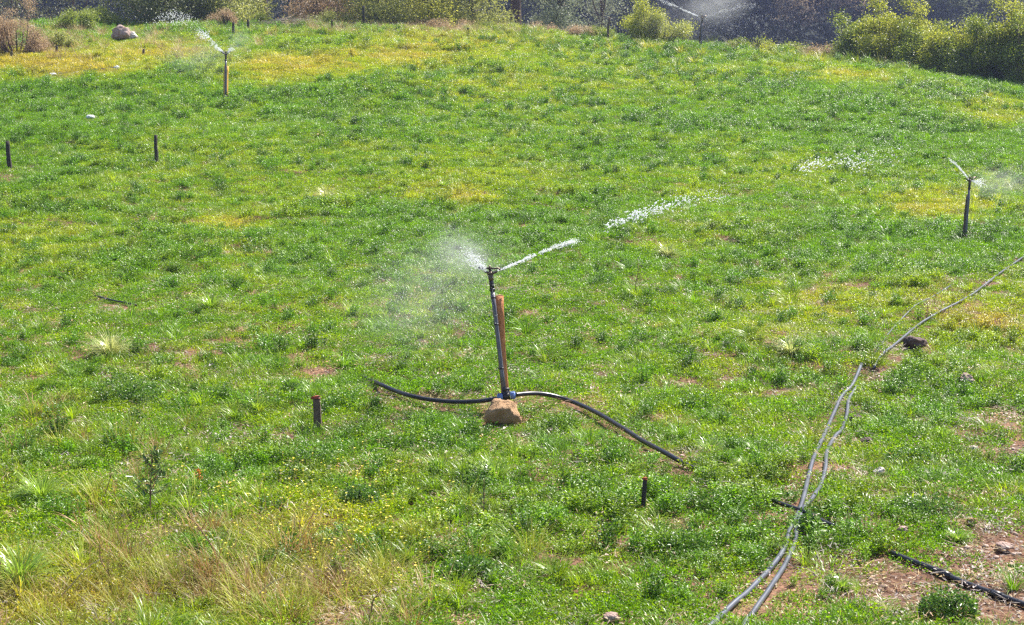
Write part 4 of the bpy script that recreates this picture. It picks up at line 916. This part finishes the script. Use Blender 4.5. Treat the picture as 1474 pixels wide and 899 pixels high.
# soft clouds of fine spray
def mist(label, c, rad_, dens, aniso=.55, rot=None):
    V, F = ICO[3]; o_ = bpy.data.objects.new('water_mist', None)
    m, n, o = newmat('fine_water_mist'); L = n.links.new
    tc = n.nodes.new('ShaderNodeTexCoord'); ln_ = n.nodes.new('ShaderNodeVectorMath'); ln_.operation = 'LENGTH'; L(tc.outputs['Object'], ln_.inputs[0])
    mr = n.nodes.new('ShaderNodeMapRange'); mr.inputs[1].default_value = 0; mr.inputs[2].default_value = 1; mr.inputs[3].default_value = 1; mr.inputs[4].default_value = 0; mr.interpolation_type = 'SMOOTHSTEP'
    L(ln_.outputs['Value'], mr.inputs[0])
    no = n.nodes.new('ShaderNodeTexNoise'); no.inputs['Scale'].default_value = 2.2; no.inputs['Detail'].default_value = 3; L(tc.outputs['Object'], no.inputs[0])
    n2_ = n.nodes.new('ShaderNodeMapRange'); n2_.inputs[1].default_value = .35; n2_.inputs[2].default_value = .7; n2_.inputs[3].default_value = .25; n2_.inputs[4].default_value = 1.6; L(no.outputs[0], n2_.inputs[0])
    mu = n.nodes.new('ShaderNodeMath'); mu.operation = 'MULTIPLY'; L(mr.outputs[0], mu.inputs[0]); L(n2_.outputs[0], mu.inputs[1])
    m2 = n.nodes.new('ShaderNodeMath'); m2.operation = 'MULTIPLY'; L(mu.outputs[0], m2.inputs[0]); m2.inputs[1].default_value = dens
    vs = n.nodes.new('ShaderNodeVolumePrincipled'); vs.inputs['Color'].default_value = (.97, .98, 1, 1); vs.inputs['Anisotropy'].default_value = aniso; L(m2.outputs[0], vs.inputs['Density']); L(vs.outputs[0], o.inputs['Volume'])
    o_ = bpy.data.objects.new('water_mist', raw_mesh('water_mist', V, F, m)); link(o_); o_.location = c; o_.scale = rad_
    if rot: o_.rotation_euler = rot
    return tag(o_, label, 'mist', kind='stuff')
mist('thin white mist fanning left from the nearest sprinkler head', at(668, 365, d1+.2), (.42, .35, .28), .9, .3, (0, R(35), 0))
mist('wide drifting mist left of the nearest sprinkler', at(620, 415, d1+.4), (1.15, .8, .72), .20, .3, (0, R(-25), 0))
mist('faint mist drifting round the sprinkler on the orange post', at(285, 80, d2+.2), (1.5, .8, .7), .14, .3)
mist('small mist beside the head of the sprinkler on the orange post', at(345, 58, d2+.2), (.5, .5, .5), .25, .3)
mist('thin mist at the right of the right hand sprinkler', at(1440, 262, d3+.3), (.75, .6, .35), .35, .3)
mist('bluish mist above the farthest sprinkler against the dark hillside', at(1030, 4, d4+.3), (1.6, 1.0, .9), .30, .3)
mist('wide mist around the farthest sprinkler', at(985, 28, d4+.3), (2.6, 1.2, 1.1), .06, .3)

# ------------------------------------------------------------------ air
V = np.array([[a, b_, c] for a in (-255, 255) for b_ in (-55, 690) for c in (-25, 300)], float)
F = np.array([[0, 1, 3, 2], [4, 6, 7, 5], [0, 4, 5, 1], [2, 3, 7, 6], [0, 2, 6, 4], [1, 5, 7, 3]])
m, n, o = newmat('thin_air_haze'); vs = n.nodes.new('ShaderNodeVolumePrincipled'); vs.inputs['Color'].default_value = (.50, .60, 1.0, 1); vs.inputs['Density'].default_value = HAZE; vs.inputs['Anisotropy'].default_value = .3
n.links.new(vs.outputs[0], o.inputs['Volume'])
if HAZE > 0: tag(link(bpy.data.objects.new('haze', raw_mesh('haze', V, F, m))), 'pale bluish air between the field and the far hillside', 'haze', kind='stuff')
